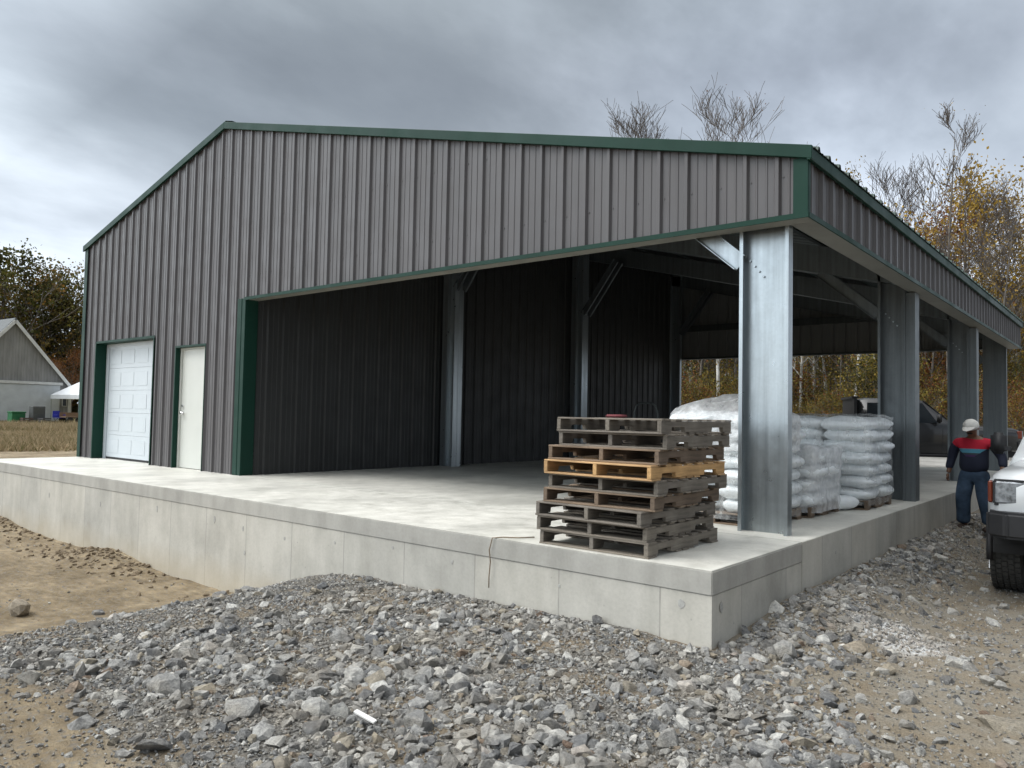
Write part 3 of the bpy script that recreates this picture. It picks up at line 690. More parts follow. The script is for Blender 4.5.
# ------------------------------------------------------------------ bag loads
def bag_mesh(name, lx, ly, lz, seed, m):
    nu, nv = 28, 14; V_ = []; 
    for j in range(nv+1):
        ph = -math.pi/2+math.pi*j/nv
        for i in range(nu):
            th = 2*math.pi*i/nu
            def pw(c, e): return math.copysign(abs(c)**e, c)
            x = pw(math.cos(ph), .75)*pw(math.cos(th), .42); y = pw(math.cos(ph), .75)*pw(math.sin(th), .42); z = pw(math.sin(ph), .8)
            edge = max(abs(x), abs(y)); z *= 1-.25*edge**4
            n_ = mnoise.noise(Vector((x*2.2+seed*7.1, y*2.2, z*1.5+seed))); n2_ = mnoise.noise(Vector((x*6+seed*3.3, y*6, z*4)))
            k = 1+.09*n_+.035*n2_
            V_.append((x*lx/2*k, y*ly/2*k, z*lz/2*(1+.3*n_+.12*n2_)))
    V_ = np.array(V_); I = []
    for j in range(nv):
        for i in range(nu): I.append((j*nu+i, j*nu+(i+1) % nu, (j+1)*nu+(i+1) % nu, (j+1)*nu+i))
    o = np_mesh(name, V_, np.array(I), m, smooth=True); return o
m, nt, b = mat('white_poly_bag'); v = coords(nt)
nt.links.new(ramp(nt, noise(nt, v, 5, 5), [(.3, (.72,.76,.78)), (.7, (.86,.89,.9))]), b.inputs['Base Color'])
b.inputs['Roughness'].default_value = .32; b.inputs['Subsurface Weight'].default_value = .0
bump(nt, b, math_(nt, 'ADD', noise(nt, coords(nt, scale=(1,1,2.2)), 14, 5, .6), noise(nt, v, 45, 3)), .55, .012); M['bag'] = m
m, nt, b = mat('stretch_film'); v = coords(nt, scale=(1,1,.45))
wr = noise(nt, v, 9, 6, .65); b.inputs['Base Color'].default_value = (.8,.82,.82,1); b.inputs['Roughness'].default_value = .13; b.inputs['Specular IOR Level'].default_value = 1.0
nt.links.new(ramp(nt, wr, [(.35, (.05,)*3), (.5, (.16,)*3), (.68, (.45,)*3)]), b.inputs['Alpha'])
bump(nt, b, noise(nt, coords(nt, scale=(1,1,.6)), 16, 6, .65), .9, .02); M['film'] = m
m, nt, b = mat('milky_film'); v = coords(nt, scale=(1,1,.6))
b.inputs['Base Color'].default_value = (.86,.87,.88,1); b.inputs['Roughness'].default_value = .28; b.inputs['Specular IOR Level'].default_value = .8
nt.links.new(ramp(nt, noise(nt, v, 7, 6, .65), [(.3, (.2,)*3), (.5, (.42,)*3), (.7, (.8,)*3)]), b.inputs['Alpha'])
bump(nt, b, noise(nt, coords(nt, scale=(1,1,.8)), 13, 7, .68), 1.0, .03); M['milky'] = m
ORD = ['bottom','second','third','fourth','fifth','sixth','seventh','top']
protos = {}
def load(x0, y0, wx, wy, layers, name, lz, gname, film, skip_back=False, hidden=()):
    top = PH+.004
    pallet((x0, y0, .004), wx-.02, wy-.0, 0, ('wood_brown','wood_brownX'), 'brown pallet carrying the '+name, 'pallets under the bag loads', int(x0*10))
    for k in range(layers):
        for j in (0, 1):
            for i in (0, 1):
                key = (round(wx,2), round(wy,2), round(lz,3), RNG.integers(0, 5))
                if key not in protos:
                    o = bag_mesh('filled_bag', wx/2*1.06, wy/2*1.08, lz*1.28, len(protos)+1, M['bag']); protos[key] = o
                else: o = protos[key].copy(); COL.objects.link(o)
                side = ('front' if j == 0 else 'back')+' '+('left' if i == 0 else 'right'); od_ = ORD[k] if k < layers-1 else 'top'
                o.location = (x0+wx*(.25+.5*i)+RNG.normal(0,.016), y0+wy*(.25+.5*j)+RNG.normal(0,.016), top+lz*(k+.5)); o.rotation_euler = (RNG.normal(0,.02), RNG.normal(0,.02), RNG.normal(0,.03)+math.pi*int(RNG.integers(0,2)))
                tag(o, 'white bag, %s, %s layer, %s' % (side, od_, name), 'bag', gname)
    if film: wrap(x0, y0, wx, wy, .06, top+lz*layers+film[1], film[0], film[2])
def wrap(x0, y0, wx, wy, z0, z1, m, label, sag=0, dome=0):
    # closed wrinkled skin: walls and a lid in one sheet
    n = 96; rows = 34; V_ = []; cx, cy = x0+wx/2, y0+wy/2
    for j in range(rows+1):
        for i in range(n):
            t = 2*math.pi*i/n; e = .28
            c, s = math.cos(t), math.sin(t); rx = math.copysign(abs(c)**e, c); ry = math.copysign(abs(s)**e, s)
            if j <= 24: f = j/24; z = z0+(z1-z0)*f; k = 1.0
            else: f = (j-24)/(rows-24); k = (1-f)**(1.0 if dome else .6); z = z1+((dome*(1-k**1.8)) if dome else .03*math.sin(f*math.pi/2)**.8)
            px_, py_ = cx+rx*(wx/2+.03)*k, cy+ry*(wy/2+.03)*k
            q = mnoise.noise(Vector((px_*4.2, py_*4.2, z*2.0)))*.035+mnoise.noise(Vector((px_*11, py_*11, z*5)))*.020
            q2 = .006*math.sin(z*2*math.pi/.143+px_*3)*(j <= 24)
            V_.append((px_+rx*(q+q2), py_+ry*(q+q2), z+(q*1.3 if j > 22 else 0)))
    I = [(j*n+i, j*n+(i+1) % n, (j+1)*n+(i+1) % n, (j+1)*n+i) for j in range(rows) for i in range(n)]
    o = np_mesh('stretch_wrap', np.array(V_), np.array(I), m, smooth=True); tag(o, label, 'plastic wrap', 'plastic film round the bag loads'); return o
load(13.9, .52, 1.06, 1.1, 7, 'tall load behind the corner column', .145, 'bags in the tall load behind the corner column', None)
wrap(13.9, .52, 1.06, 1.1, .75, 1.12, M['milky'], 'white domed plastic sheet covering the top of the tallest bag load', dome=.21)
wrap(13.9, .52, 1.06, 1.1, .06, .74, M['film'], 'clear wrap round the lower part of the tallest bag load')
load(13.98, 1.72, 1.05, .98, 4, 'low middle load', .155, 'bags in the low middle load', (M['milky'], .03, 'milky grey wrinkled film round the low middle bag load'))
load(14.12, 3.05, 1.14, 1.12, 7, 'load before the second column', .142, 'bags in the load in front of the second column', (M['film'], .015, 'clear shiny film round the bag load in front of the second column'))
# black print marks on the front bags, and a loose rolled bag
mk = simple('black_print', (.03,.03,.035), .5)
o = bag_mesh('filled_bag', .42, .2, .17, 91, M['bag']); o.location = (15.0,2.86,.10); o.rotation_euler = (0,0,R(62)); tag(o, 'loose white bag lying on the slab beside the pallet of the far load', 'bag')
o = MB().box(-.1,0,-.012,.1,.004,.012).build('label_strip', mk); o.location = (14.35,2.998,.92); tag(o, 'small black printed strip on the upper bag of the far load', 'label', 'dark printed strips on the bags')
o = MB().box(-.16,0,-.010,.16,.004,.010).build('label_strip', mk); o.location = (14.55,2.995,.62); o.rotation_euler = (0,R(4),0); tag(o, 'long black printed strip on a middle bag of the far load', 'label', 'dark printed strips on the bags')
# curved handle sticking up behind the loads
hd = empty('tool_handle', (14.10,2.86,0), R(35), 'black handle with a brown curved top sticking up behind the low load', 'handle')
MB().tube([(0,0,.004),(0,0,.8),(.01,0,1.06),(.03,0,1.16)], [.02,.02,.022,.045], 10).build('stem', simple('blue_black_plastic', (.03,.045,.06), .5), hd, smooth=True)
MB().tube([(-.10,0,1.17),(-.07,0,1.225),(-.01,0,1.245),(.05,0,1.235),(.10,0,1.19),(.11,0,1.14)], [.012,.03,.036,.036,.03,.014], 10).build('grip', simple('brown_grip', (.24,.13,.08), .6), hd, smooth=True)
MB().tube([(-.06,0,1.19),(.02,0,1.205),(.08,0,1.17)], [.03,.045,.03], 10).build('grip_pad', M['black'], hd, smooth=True)
# hand truck inside
ht = empty('hand_truck', (11.3,4.6,0), R(40), 'dark hand truck standing inside behind the pallet stack', 'hand truck')
MB().tube([(-.2,0,.08),(-.2,.03,1.15),(-.17,.03,1.28),(-.1,.03,1.33),(.1,.03,1.33),(.17,.03,1.28),(.2,.03,1.15),(.2,0,.08)], .016, 8).build('frame', M['galv_dark'], ht, smooth=True)
MB().tube([(-.2,.02,.4),(.2,.02,.4)], .012).tube([(-.2,.02,.75),(.2,.02,.75)], .012).tube([(-.2,.02,1.05),(.2,.02,1.05)], .012).build('crossbar', M['galv_dark'], ht, smooth=True)
MB().box(-.22,-.22,.003,.22,0,.012).build('toe_plate', M['galv_dark'], ht)
for s in (-1, 1): MB().tube([(s*.25,.06,.12),(s*.20,.06,.12)], .118, 20).build('wheel', M['black'], ht)
o = MB().box(-.09,-.05,0,.09,.05,.03).build('work_glove', simple('red_cloth', (.13,.03,.035), .9), bevel=.012, seg=2, smooth=True); o.location = (14.35,-1.25,9*PH+.004); tag(o, 'flat red work glove lying on the topmost pallet', 'glove')

# ------------------------------------------------------------------ trees
def bark(name, a, b_, sc_=8):
    m, nt, b = mat(name); v = coords(nt, scale=(1,1,.35))
    nt.links.new(ramp(nt, noise(nt, v, sc_, 5, .65), [(.38, a), (.6, b_)]), b.inputs['Base Color']); b.inputs['Roughness'].default_value = .9; return m
M['bark'] = bark('grey_bark', (.07,.06,.05), (.17,.15,.13)); M['birch'] = bark('birch_bark', (.22,.21,.19), (.62,.61,.57), 5)
M['twig'] = simple('twig', (.095,.08,.07), .9, 0, .2, 5, 0)
def leaf_mat(name, stops):
    m, nt, b = mat(name)
    oi = N(nt, 'ShaderNodeObjectInfo'); tt = math_(nt, 'ADD', at_(nt, 'tone'), math_(nt, 'MULTIPLY', math_(nt, 'SUBTRACT', oi.outputs['Random'], .5), .55), True)
    nt.links.new(ramp(nt, tt, stops), b.inputs['Base Color']); b.inputs['Roughness'].default_value = .7; b.inputs['Specular IOR Level'].default_value = .15
    tr = N(nt, 'ShaderNodeBsdfTranslucent'); nt.links.new(b.inputs['Base Color'].links[0].from_socket, tr.inputs['Color'])
    mx = N(nt, 'ShaderNodeMixShader'); mx.inputs[0].default_value = .3; nt.links.new(b.outputs[0], mx.inputs[1]); nt.links.new(tr.outputs[0], mx.inputs[2])
    nt.links.new(mx.outputs[0], nt.nodes['Material Output'].inputs['Surface']); return m
M['lf_gold'] = leaf_mat('gold_leaves', [(0, (.10,.07,.015)), (.5, (.26,.17,.03)), (1, (.42,.27,.05))])
M['lf_rust'] = leaf_mat('rust_leaves', [(0, (.07,.03,.012)), (.5, (.19,.075,.025)), (1, (.30,.14,.05))])
M['lf_olive'] = leaf_mat('olive_leaves', [(0, (.03,.035,.01)), (.5, (.085,.085,.02)), (1, (.19,.16,.035))])
M['lf_mix'] = leaf_mat('mixed_leaves', [(0, (.03,.03,.012)), (.2, (.075,.07,.02)), (.4, (.13,.115,.03)), (.55, (.27,.19,.035)), (.68, (.12,.09,.03)), (.82, (.21,.085,.03)), (1, (.12,.045,.02))])
M['lf_green'] = leaf_mat('dark_green_leaves', [(0, (.03,.032,.014)), (.45, (.085,.08,.03)), (.8, (.16,.12,.035)), (1, (.27,.15,.04))])
def branches(rnd, h, spread, levels=4, base_r=.12, upw=.6, start=.3, nb=(5,8), lean=0):
    """list of (p0, p1, r0, r1) for the trunk and for limbs, and the twig tips"""
    trunk = []; limbs = []; tips = []
    p = Vector((0,0,-.1)); d = Vector((lean, 0, 1)).normalized(); n = 10; r = base_r
    nodes = []
    for i in range(n):
        q = p+d*(h/n); r2 = base_r*(1-(i+1)/n)**.8+.012; trunk.append((p.copy(), q.copy(), r, r2)); nodes.append((q.copy(), r2, (i+1)/n))
        p = q; r = r2; d = (d+Vector((rnd.gauss(0,.022), rnd.gauss(0,.022), 0))).normalized()
    def grow(p, d, ln, r, lv):
        segs = 3 if lv > 1 else 2
        for k in range(segs):
            q = p+d*(ln/segs); r2 = r*.78; limbs.append((p.copy(), q.copy(), r, r2)); p = q; r = r2
            d = (d+Vector((rnd.gauss(0,.12), rnd.gauss(0,.12), .06*upw+rnd.gauss(0,.05)))).normalized()
            if lv > 1 or k == segs-1: tips.append(p.copy())
            if lv > 0:
                for _ in range(rnd.choice((1,1,2)) if lv > 1 else rnd.choice((1,2))):
                    a = rnd.uniform(0, 2*math.pi); s = Vector((math.cos(a), math.sin(a), rnd.uniform(-.1,.5)))
                    dd = (d*1.1+s*.75+Vector((0,0,.25*upw))).normalized(); grow(p, dd, ln*rnd.uniform(.6,.85), r*.68, lv-1)
    for q, r_, f in nodes:
        if f < start: continue
        for _ in range(max(1, round(rnd.uniform(*nb)*.35))):
            a = rnd.uniform(0, 2*math.pi); e = Vector((math.cos(a), math.sin(a), upw+rnd.uniform(-.1,.3))).normalized()
            grow(q, e, spread*(1.05-.75*f)*rnd.uniform(.45,.75), max(r_*.55, .014), levels-2)
    return trunk, limbs, tips
def seg_mesh(name, segs, m, parent, n=4, rmin=.006):
    V_ = []; F_ = []; ang = np.arange(n)*2*np.pi/n
    for k, (p, q, r0, r1) in enumerate(segs):
        d = (q-p).normalized(); a = Vector((0,0,1)) if abs(d.z) < .9 else Vector((1,0,0)); x = d.cross(a).normalized(); y = d.cross(x)
        for pp, rr in ((p, max(r0, rmin)), (q+d*r1*.3, max(r1, rmin))):
            for t in ang: V_.append(pp+(x*math.cos(t)+y*math.sin(t))*rr)
        o = k*2*n
        for i in range(n): F_.append((o+i, o+(i+1) % n, o+n+(i+1) % n, o+n+i))
    return np_mesh(name, np.array([v[:] for v in V_]), np.array(F_), m, parent, smooth=n > 5)
def leaves(name, centers, per, spread, size, m, parent, seed=0, flat=1.0):
    rg = np.random.default_rng(seed); C_ = np.array([c[:] for c in centers]); n = len(C_)*per
    c = np.repeat(C_, per, 0)+rg.normal(0, spread, (n, 3))*np.array([1,1,flat]); s = rg.uniform(.5, 1.2, n)*size
    a = rg.normal(0,1,(n,3)); a /= np.linalg.norm(a,axis=1)[:,None]; b_ = rg.normal(0,1,(n,3)); b_ -= a*(a*b_).sum(1)[:,None]; b_ /= np.linalg.norm(b_,axis=1)[:,None]
    V_ = np.stack([c-a*s[:,None]*.6, c+b_*s[:,None]*.38, c+a*s[:,None]*.6, c-b_*s[:,None]*.38], 1).reshape(-1,3)
    clump = np.repeat(rg.uniform(0,1,len(C_)), per); tone = np.clip(.72*clump+.28*rg.uniform(0,1,n), 0, 1)
    return np_mesh(name, V_, np.arange(n*4).reshape(-1,4), m, parent, attr={'tone': np.repeat(tone, 4)})
def tree_proto(kind, seed):
    rnd = random.Random(seed); T = empty('tree', (0,0,0))
    if kind == 'bare':
        tr, li, ti = branches(rnd, 15.5, 6.6, 5, .17, 1.05, .34, (10,13)); seg_mesh('trunk', tr, M['bark'], T, 7); seg_mesh('limbs', li, M['twig'], T, 3, .010)
        leaves('crown', rnd.sample(ti, min(len(ti), 30)), 2, .25, .09, M['lf_rust'], T, seed)
    elif kind == 'thin':
        tr, li, ti = branches(rnd, 14.5, 4.2, 5, .10, 1.25, .35, (4,6)); seg_mesh('trunk', tr, M['bark'], T, 6); seg_mesh('limbs', li, M['twig'], T, 3, .009)
        leaves('crown', rnd.sample(ti, min(len(ti), 30)), 2, .3, .10, M['lf_gold'], T, seed)
    elif kind == 'birch':
        tr, li, ti = branches(rnd, 14, 4.2, 4, .135, .9, .4, (4,6), .04); seg_mesh('trunk', tr, M['birch'], T, 8); seg_mesh('limbs', li, M['birch'], T, 3, .010)
        leaves('crown', ti, 5, .35, .13, M['lf_gold'], T, seed)
    elif kind in ('gold','rust','olive'):
        tr, li, ti = branches(rnd, 10.5, 6.5, 4, .15, .55, .2, (5,7)); seg_mesh('trunk', tr, M['bark'], T, 7); seg_mesh('limbs', li, M['bark'], T, 3, .012)
        leaves('crown', ti, {'gold':22,'rust':18,'olive':26}[kind], .42, .14, M['lf_'+kind if kind != 'rust' else 'lf_rust'], T, seed)
    elif kind == 'oak':
        tr, li, ti = branches(rnd, 14, 11.5, 4, .34, .45, .2, (6,8)); seg_mesh('trunk', tr, M['bark'], T, 8); seg_mesh('limbs', li, M['bark'], T, 4, .03)
        leaves('crown', ti, 17, .62, .34, M['lf_green' if seed % 2 else 'lf_olive'], T, seed, .7)
    elif kind == 'shrub':
        tr, li, ti = branches(rnd, 3.2, 3.4, 4, .04, .8, .1, (5,8)); seg_mesh('stems', tr+li, M['bark'], T, 3, .006)
        leaves('crown', ti, 13, .24, .11, M['lf_mix'], T, seed)
    remember(T); return T
KN = {'bare':('bare_tree','leafless grey tree'), 'thin':('slender_tree','slender grey tree'), 'birch':('birch_tree','white-trunked birch'),
      'gold':('gold_tree','gold-leaved tree'), 'rust':('rust_tree','rust-leaved tree'), 'olive':('olive_tree_crown','tree with olive green leaves'),
      'oak':('oak_tree','big dark spreading oak'), 'shrub':('shrub','low autumn shrub')}
KN['olive'] = ('leafy_tree', 'olive-leaved tree')
TP = {}
def plant(kind, x, y, scale=1.0, label=None, group=None, var=0, z=None):
    key = (kind, var)
    first = key not in TP
    if first: TP[key] = tree_proto(kind, 40+var*7+len(kind)*13+(0 if kind != 'shrub' else var)); o = TP[key]
    else: o = copy_tree(TP[key])
    o.name = KN[kind][0]; 
    if first: CH[o.name] = kids(o)
    o.location = (x, y, float(hgt(x, y, False)) if z is None else z); o.rotation_euler = (0,0,random.uniform(0,6.28)); o.scale = (scale,)*3
    tag(o, label or KN[kind][1]+' in the woodland behind the building', 'shrub' if kind == 'shrub' else 'tree', group or KN[kind][0].replace('_',' ')+'s in the woodland behind'); return o
def where(px, dist):
    z_ = [(672,'behind the closed part of the building'),(742,'in the rear opening left of the corner column'),(792,'behind the corner column'),(832,'just right of the corner column'),(874,'just left of the second column'),(917,'behind the second column'),(948,'between the second and third columns'),(984,'behind the third column'),(1010,'behind the last column'),(9999,'beyond the right edge of the building')]
    return ('nearer ' if dist < 44 else 'mid-distance ' if dist < 55 else 'far '), next(t for l, t in z_ if px < l)
def wood_tree(kind, px, dist, scale=1.0, label=None, var=0):
    x, y = away(px, dist); a, b_ = where(px, dist)
    return plant(kind, x, y, scale, label or a+KN[kind][1]+' '+b_, None, var)
# the two bare trees above the roof and the trees the photo singles out
x, y = away(702, 43); plant('bare', x, y, 1.07, 'leafless tree with a broad fan of twigs showing above the roof', var=0)
x, y = away(648, 46); plant('bare', x, y, 1.13, 'smaller leafless tree above the roof, left of the broad bare one', var=1)
wood_tree('birch', 719, 36, .70, 'thick white birch trunk seen through the open bay left of the corner column', 1)
wood_tree('birch', 853, 37, .8, 'thin pale birch trunk just left of the second column', 0)
wood_tree('birch', 829, 44, .7, 'faint slim birch in the middle of the rear opening', 2)
wood_tree('thin', 949, 38, .95, 'tall slender tree rising above the far end of the eave', 1)
wood_tree('gold', 972, 44, 1.12, 'gold and olive tree crown just above the far end of the eave', 0)
wood_tree('rust', 925, 47, 1.05, 'sparse reddish crown left of the olive tree above the eave', 1)
wood_tree('bare', 1008, 43, .74, 'leafless tree at the right edge of the photo', 1)
wood_tree('gold', 1020, 42, .8, 'gold tree beyond the last column at right', 1)
rw = random.Random(5)
kinds = ['gold','rust','thin','olive','thin','rust','birch','bare','olive','thin']
for i in range(84):
    px = 560+i*6.4+rw.uniform(-6,6); dist = rw.choice((42,47,53,60,67))+rw.uniform(-2,2); k = kinds[rw.randrange(len(kinds))]
    if px < 905 and k in ('bare','thin','birch'): sc_ = rw.uniform(.5,.62)
    elif px < 905: sc_ = rw.uniform(.55,.8)
    elif k in ('gold','rust','olive'): sc_ = rw.uniform(.5,.8)
    elif i % 4: sc_ = rw.uniform(.42,.62)
    else: sc_ = rw.uniform(.75,.98)
    sc_ *= dist/50 if px > 905 else 1
    wood_tree(k, px, dist, sc_, None, rw.randrange(2))
for i, (px, dist) in enumerate([(676,39),(690,41),(700,38),(735,40),(799,39),(808,42),(868,38),(872,41),(932,39),(1000,37)]):
    wood_tree('birch' if i % 3 == 1 else 'thin', px, dist, .62+.03*(i % 4), None, i % 2)
for i, (px, dist) in enumerate([(672,45),(683,44),(711,46),(727,44),(795,46),(815,43),(822,47),(840,42),(846,45),(861,44),(880,43),(925,45),(940,43),(990,42)]):
    wood_tree('birch' if i % 4 == 1 else 'thin', px, dist, .60+.03*(i % 4), None, i % 2)
for i in range(30):
    px = 640+i*14+rw.uniform(-6,6); dist = rw.uniform(34,44); x, y = away(px, dist); a, b_ = where(px, dist+6); sc_ = rw.uniform(.45,.95)
    plant('shrub', x, y, sc_, a+('small' if sc_ < .62 else 'mid-sized' if sc_ < .8 else 'large')+' autumn shrub '+b_, None, i % 3)
# a thicket too dense to count closes the view low down
cs = []
for i in range(1300):
    px = rw.uniform(520, 1160); x, y = away(px, rw.uniform(66, 95)); cs.append((x, y, rw.uniform(0, 8.5)))
o = leaves('distant_thicket', cs, 40, 1.0, .34, leaf_mat('thicket_leaves', [(0, (.015,.013,.007)), (.4, (.05,.036,.015)), (.75, (.12,.075,.025)), (1, (.2,.13,.05))]), None, 9); o['kind'] = 'stuff'
# left: dark oaks behind the barn
for i, (px, dist, s, v_) in enumerate([(-62,90,.92,0),(-4,88,.97,1),(34,92,.90,2),(66,90,.76,0),(98,92,.6,1),(-25,97,.9,2),(135,94,.55,0)]):
    x, y = away(px, dist)
    LB = ['dark oak far left, outside the photo edge','big dark oak with olive patches behind the barn ridge','dark oak behind the middle of the barn roof','smaller oak behind the right eave of the barn','lowest dark tree beside the corner of the steel building','oak farther back between the two largest ones','low dark tree hidden behind the steel building']
    plant('oak', x, y, s, LB[i], 'dark trees behind the barn', v_)
x, y = away(50, 76); plant('rust', x, y, .42, 'small orange-brown tree behind the tent', 'small trees behind the barn', 0)
x, y = away(72, 78); plant('rust', x, y, .5, 'orange tree between the barn and the steel building', 'small trees behind the barn', 1)
cs = []
for i in range(420):
    x, y = away(rw.uniform(-120, 150), rw.uniform(95, 108)); cs.append((x, y, rw.uniform(0, 8)))
o = leaves('distant_wood', cs, 40, 1.3, .6, M['lf_green'], None, 19); o['kind'] = 'stuff'

# dry grass of the field on the left
gx = []; n = 26000; dpx = RNG.uniform(-60, 95, n); dd = 27+29*RNG.uniform(0,1,n)**.8
ang = []
G = np.array([ground_dir(p)[:2] for p in np.linspace(-60, 95, 156)]); gi = np.clip(np.round(dpx+60).astype(int), 0, 155)
gx_ = CAM.x+G[gi,0]*dd; gy_ = CAM.y+G[gi,1]*dd; gz_ = hgt(gx_, gy_)
hh_ = RNG.uniform(.12,.42,n)*np.where(dd > 44, 1.3, .8)*(.5+fbm(gx_*.35, gy_*.35, 3, 4)+.4); a_ = RNG.uniform(0, 6.28, n); lx = RNG.normal(0, .12, n); ly = RNG.normal(0, .12, n); wd = .035
V_ = np.stack([np.stack([gx_-wd*np.cos(a_), gy_-wd*np.sin(a_), gz_-.02], 1), np.stack([gx_+wd*np.cos(a_), gy_+wd*np.sin(a_), gz_-.02], 1), np.stack([gx_+lx, gy_+ly, gz_+hh_], 1)], 1).reshape(-1,3)
gt = np.repeat(np.clip(RNG.uniform(0,1,n)*.6+.8*(fbm(gx_*.25, gy_*.25, 3, 8)+.3), 0, 1), 3)
o = np_mesh('dry_grass', V_, np.arange(n*3).reshape(-1,3), leaf_mat('dry_grass_blades', [(0, (.12,.12,.045)), (.3, (.27,.21,.12)), (1, (.52,.41,.27))]), None, attr={'tone': gt}); o['kind'] = 'stuff'

# ------------------------------------------------------------------ old barn
def boards(name, col, gap=.2):
    m, nt, b = mat(name); v = coords(nt, scale=(1,1,.12)); 
    c = ramp(nt, noise(nt, v, 4, 6, .65), [(.3, tuple(x*.7 for x in col)), (.7, tuple(x*1.2 for x in col))])
    sx = N(nt, 'ShaderNodeSeparateXYZ'); nt.links.new(coords(nt), sx.inputs[0]); 
    fr = math_(nt, 'FRACT', math_(nt, 'MULTIPLY', sx.outputs['X'], 1/gap)); ln = math_(nt, 'LESS_THAN', fr, .06)
    c = mix(nt, math_(nt, 'MULTIPLY', ln, .6), c, (.07,.07,.07)); nt.links.new(c, b.inputs['Base Color']); b.inputs['Roughness'].default_value = .9; return m
x, y = away(11, 66); gd = ground_dir(11); rz = math.atan2(gd.y, gd.x)-math.pi/2+R(22)
BN = empty('barn', (x, y, float(hgt(x,y,False))), rz, 'old grey board barn with white trim and a big white sliding door', 'barn')
HWD, HE_, HRG, LEN = 4.15, 2.5, 7.3, 11
MB().poly([(-HWD,0),(HWD,0),(HWD,HE_),(0,HRG),(-HWD,HE_)], 0, LEN, 'y').build('wall', boards('weathered_boards', (.27,.27,.265)), BN)
sh = simple('grey_shingles', (.13,.14,.145), .9, 0, .2, 12, .3); sl_ = (HRG-HE_)/HWD
rb = MB()
for s in (-1, 1):
    o_ = [(0,HRG+.03),(s*(HWD+.35),HE_-.35*sl_+.03),(s*(HWD+.35),HE_-.35*sl_+.17),(0,HRG+.2)]
    if s > 0: o_ = o_[::-1]
    rb.poly(o_, -.28, LEN+.3, 'y')
rf_ = rb.build('roof', sh, BN)
wp = simple('white_trim_paint', (.62,.63,.62), .7, 0, .12, 3, .1)
for s in (-1, 1): MB().beam((0,-.31,HRG-.02),(s*(HWD+.38),-.31,HE_-.38*sl_-.02), .05, .22, (0,0,1)).build('bargeboard', wp, rf_)
MB().box(-HWD+.3,-.14,.1,HWD-.85,-.06,2.75).build('sliding_door', simple('faded_white_door', (.50,.53,.55), .7, 0, .12, 1.5, .1), BN)
MB().box(-HWD+.2,-.2,2.78,HWD-.7,-.05,2.98).build('door_track', wp, BN)
MB().box(HWD-.18,-.04,0,HWD+.04,-.003,HE_-.1).build('corner_board', wp, BN)
fr_ = MB().box(HWD-.62,-.05,1.2,HWD-.28,-.003,2.0).build('window', wp, BN); MB().box(HWD-.58,-.06,1.24,HWD-.32,-.052,1.96).build('pane', simple('dark_glass', (.03,.035,.04), .1, 0, .05), fr_)
# things standing in front of the barn
def bfront(px, dist): 
    x, y = away(px, dist); return x, y, float(hgt(x, y, False))
t = empty('bin', bfront(18, 62), rz, 'bright green box bin in front of the white barn door', 'bin'); gm2 = simple('green_plastic', (.015,.13,.05), .5)
MB().box(-.42,-.35,.06,.42,.35,.72).build('body', gm2, t, bevel=.03); MB().box(-.45,-.38,.725,.45,.38,.82).build('lid', gm2, t, bevel=.02)
t = empty('cabinet', bfront(38.5, 62), rz, 'dark grey metal cabinet leaning by the white barn door', 'cabinet'); gm2 = simple('grey_sheet_metal', (.09,.095,.095), .6, .3)
MB().box(-.4,-.3,.05,.4,.3,1.2).build('body', gm2, t, bevel=.03); MB().box(-.36,-.325,.12,.36,-.303,1.12).build('cabinet_door', gm2, t, bevel=.01)
for k, (px, c) in enumerate([(28,(.11,.08,.07)),(46,(.08,.08,.085))]):
    t = empty('crate', bfront(px, 61.5), rz+k*.3, ['low brown crate between the green bin and the cabinet','low dark crate right of the grey cabinet'][k], 'crate'); mm_ = simple('crate_wood', c, .9)
    for q in range(3): MB().box(-.32,-.25,.05+q*.13,.32,-.23,.15+q*.13).box(-.32,.23,.05+q*.13,.32,.25,.15+q*.13).box(-.32,-.228,.05+q*.13,-.30,.228,.15+q*.13).box(.30,-.228,.05+q*.13,.32,.228,.15+q*.13).build('slat_ring', mm_, t)
    MB().box(-.30,-.228,.03,.30,.228,.05).build('base', mm_, t)
t = empty('folding_chair', bfront(60.5, 62), rz+.3, 'bright blue folding chair outside the right end of the barn', 'chair'); bl = simple('blue_fabric', (.03,.04,.35), .8)
MB().box(-.28,-.25,.40,.28,.25,.43).build('seat', bl, t); MB().box(-.28,.24,.45,.28,.27,.9).build('backrest', bl, t)
for s in (-1, 1):
    for q in (-1, 1): MB().tube([(s*.26,q*.24,.0),(s*.26,-q*.2,.42)], .014, 6).build('leg', M['black'], t)
    MB().box(s*.3-.03,-.25,.6,s*.3+.03,.22,.64).build('armrest', bl, t)
t = empty('wagon', bfront(76, 62), rz, 'low brown wooden cart under the white tent', 'cart'); bw = simple('brown_boards', (.20,.13,.085), .9)
MB().box(-.8,-.45,.45,.8,.45,.52).build('bed', bw, t); MB().box(-.8,-.47,.53,.8,-.44,.8).box(-.8,.44,.53,.8,.47,.8).build('side_board', bw, t)
for s in (-1, 1):
    for q in (-1, 1): MB().tube([(s*.55,q*.5,.24),(s*.55,q*.58,.24)], .24, 16).build('wheel', M['black'], t)
tx, ty, tz = bfront(84, 66); t = empty('canopy_tent', (tx, ty, tz), rz+.2, 'white peaked pop-up canopy tent beside the barn', 'tent'); wf = simple('white_canvas', (.74,.77,.8), .8, 0, .05, 2, .1)
MB().add([(-1.5,-1.5,2.05),(1.5,-1.5,2.05),(1.5,1.5,2.05),(-1.5,1.5,2.05),(0,0,3.2),(-1.52,-1.52,1.75),(1.52,-1.52,1.75),(1.52,1.52,1.75),(-1.52,1.52,1.75)],
         [(0,1,4),(1,2,4),(2,3,4),(3,0,4),(5,6,1,0),(6,7,2,1),(7,8,3,2),(8,5,0,3)]).build('canopy', wf, t)
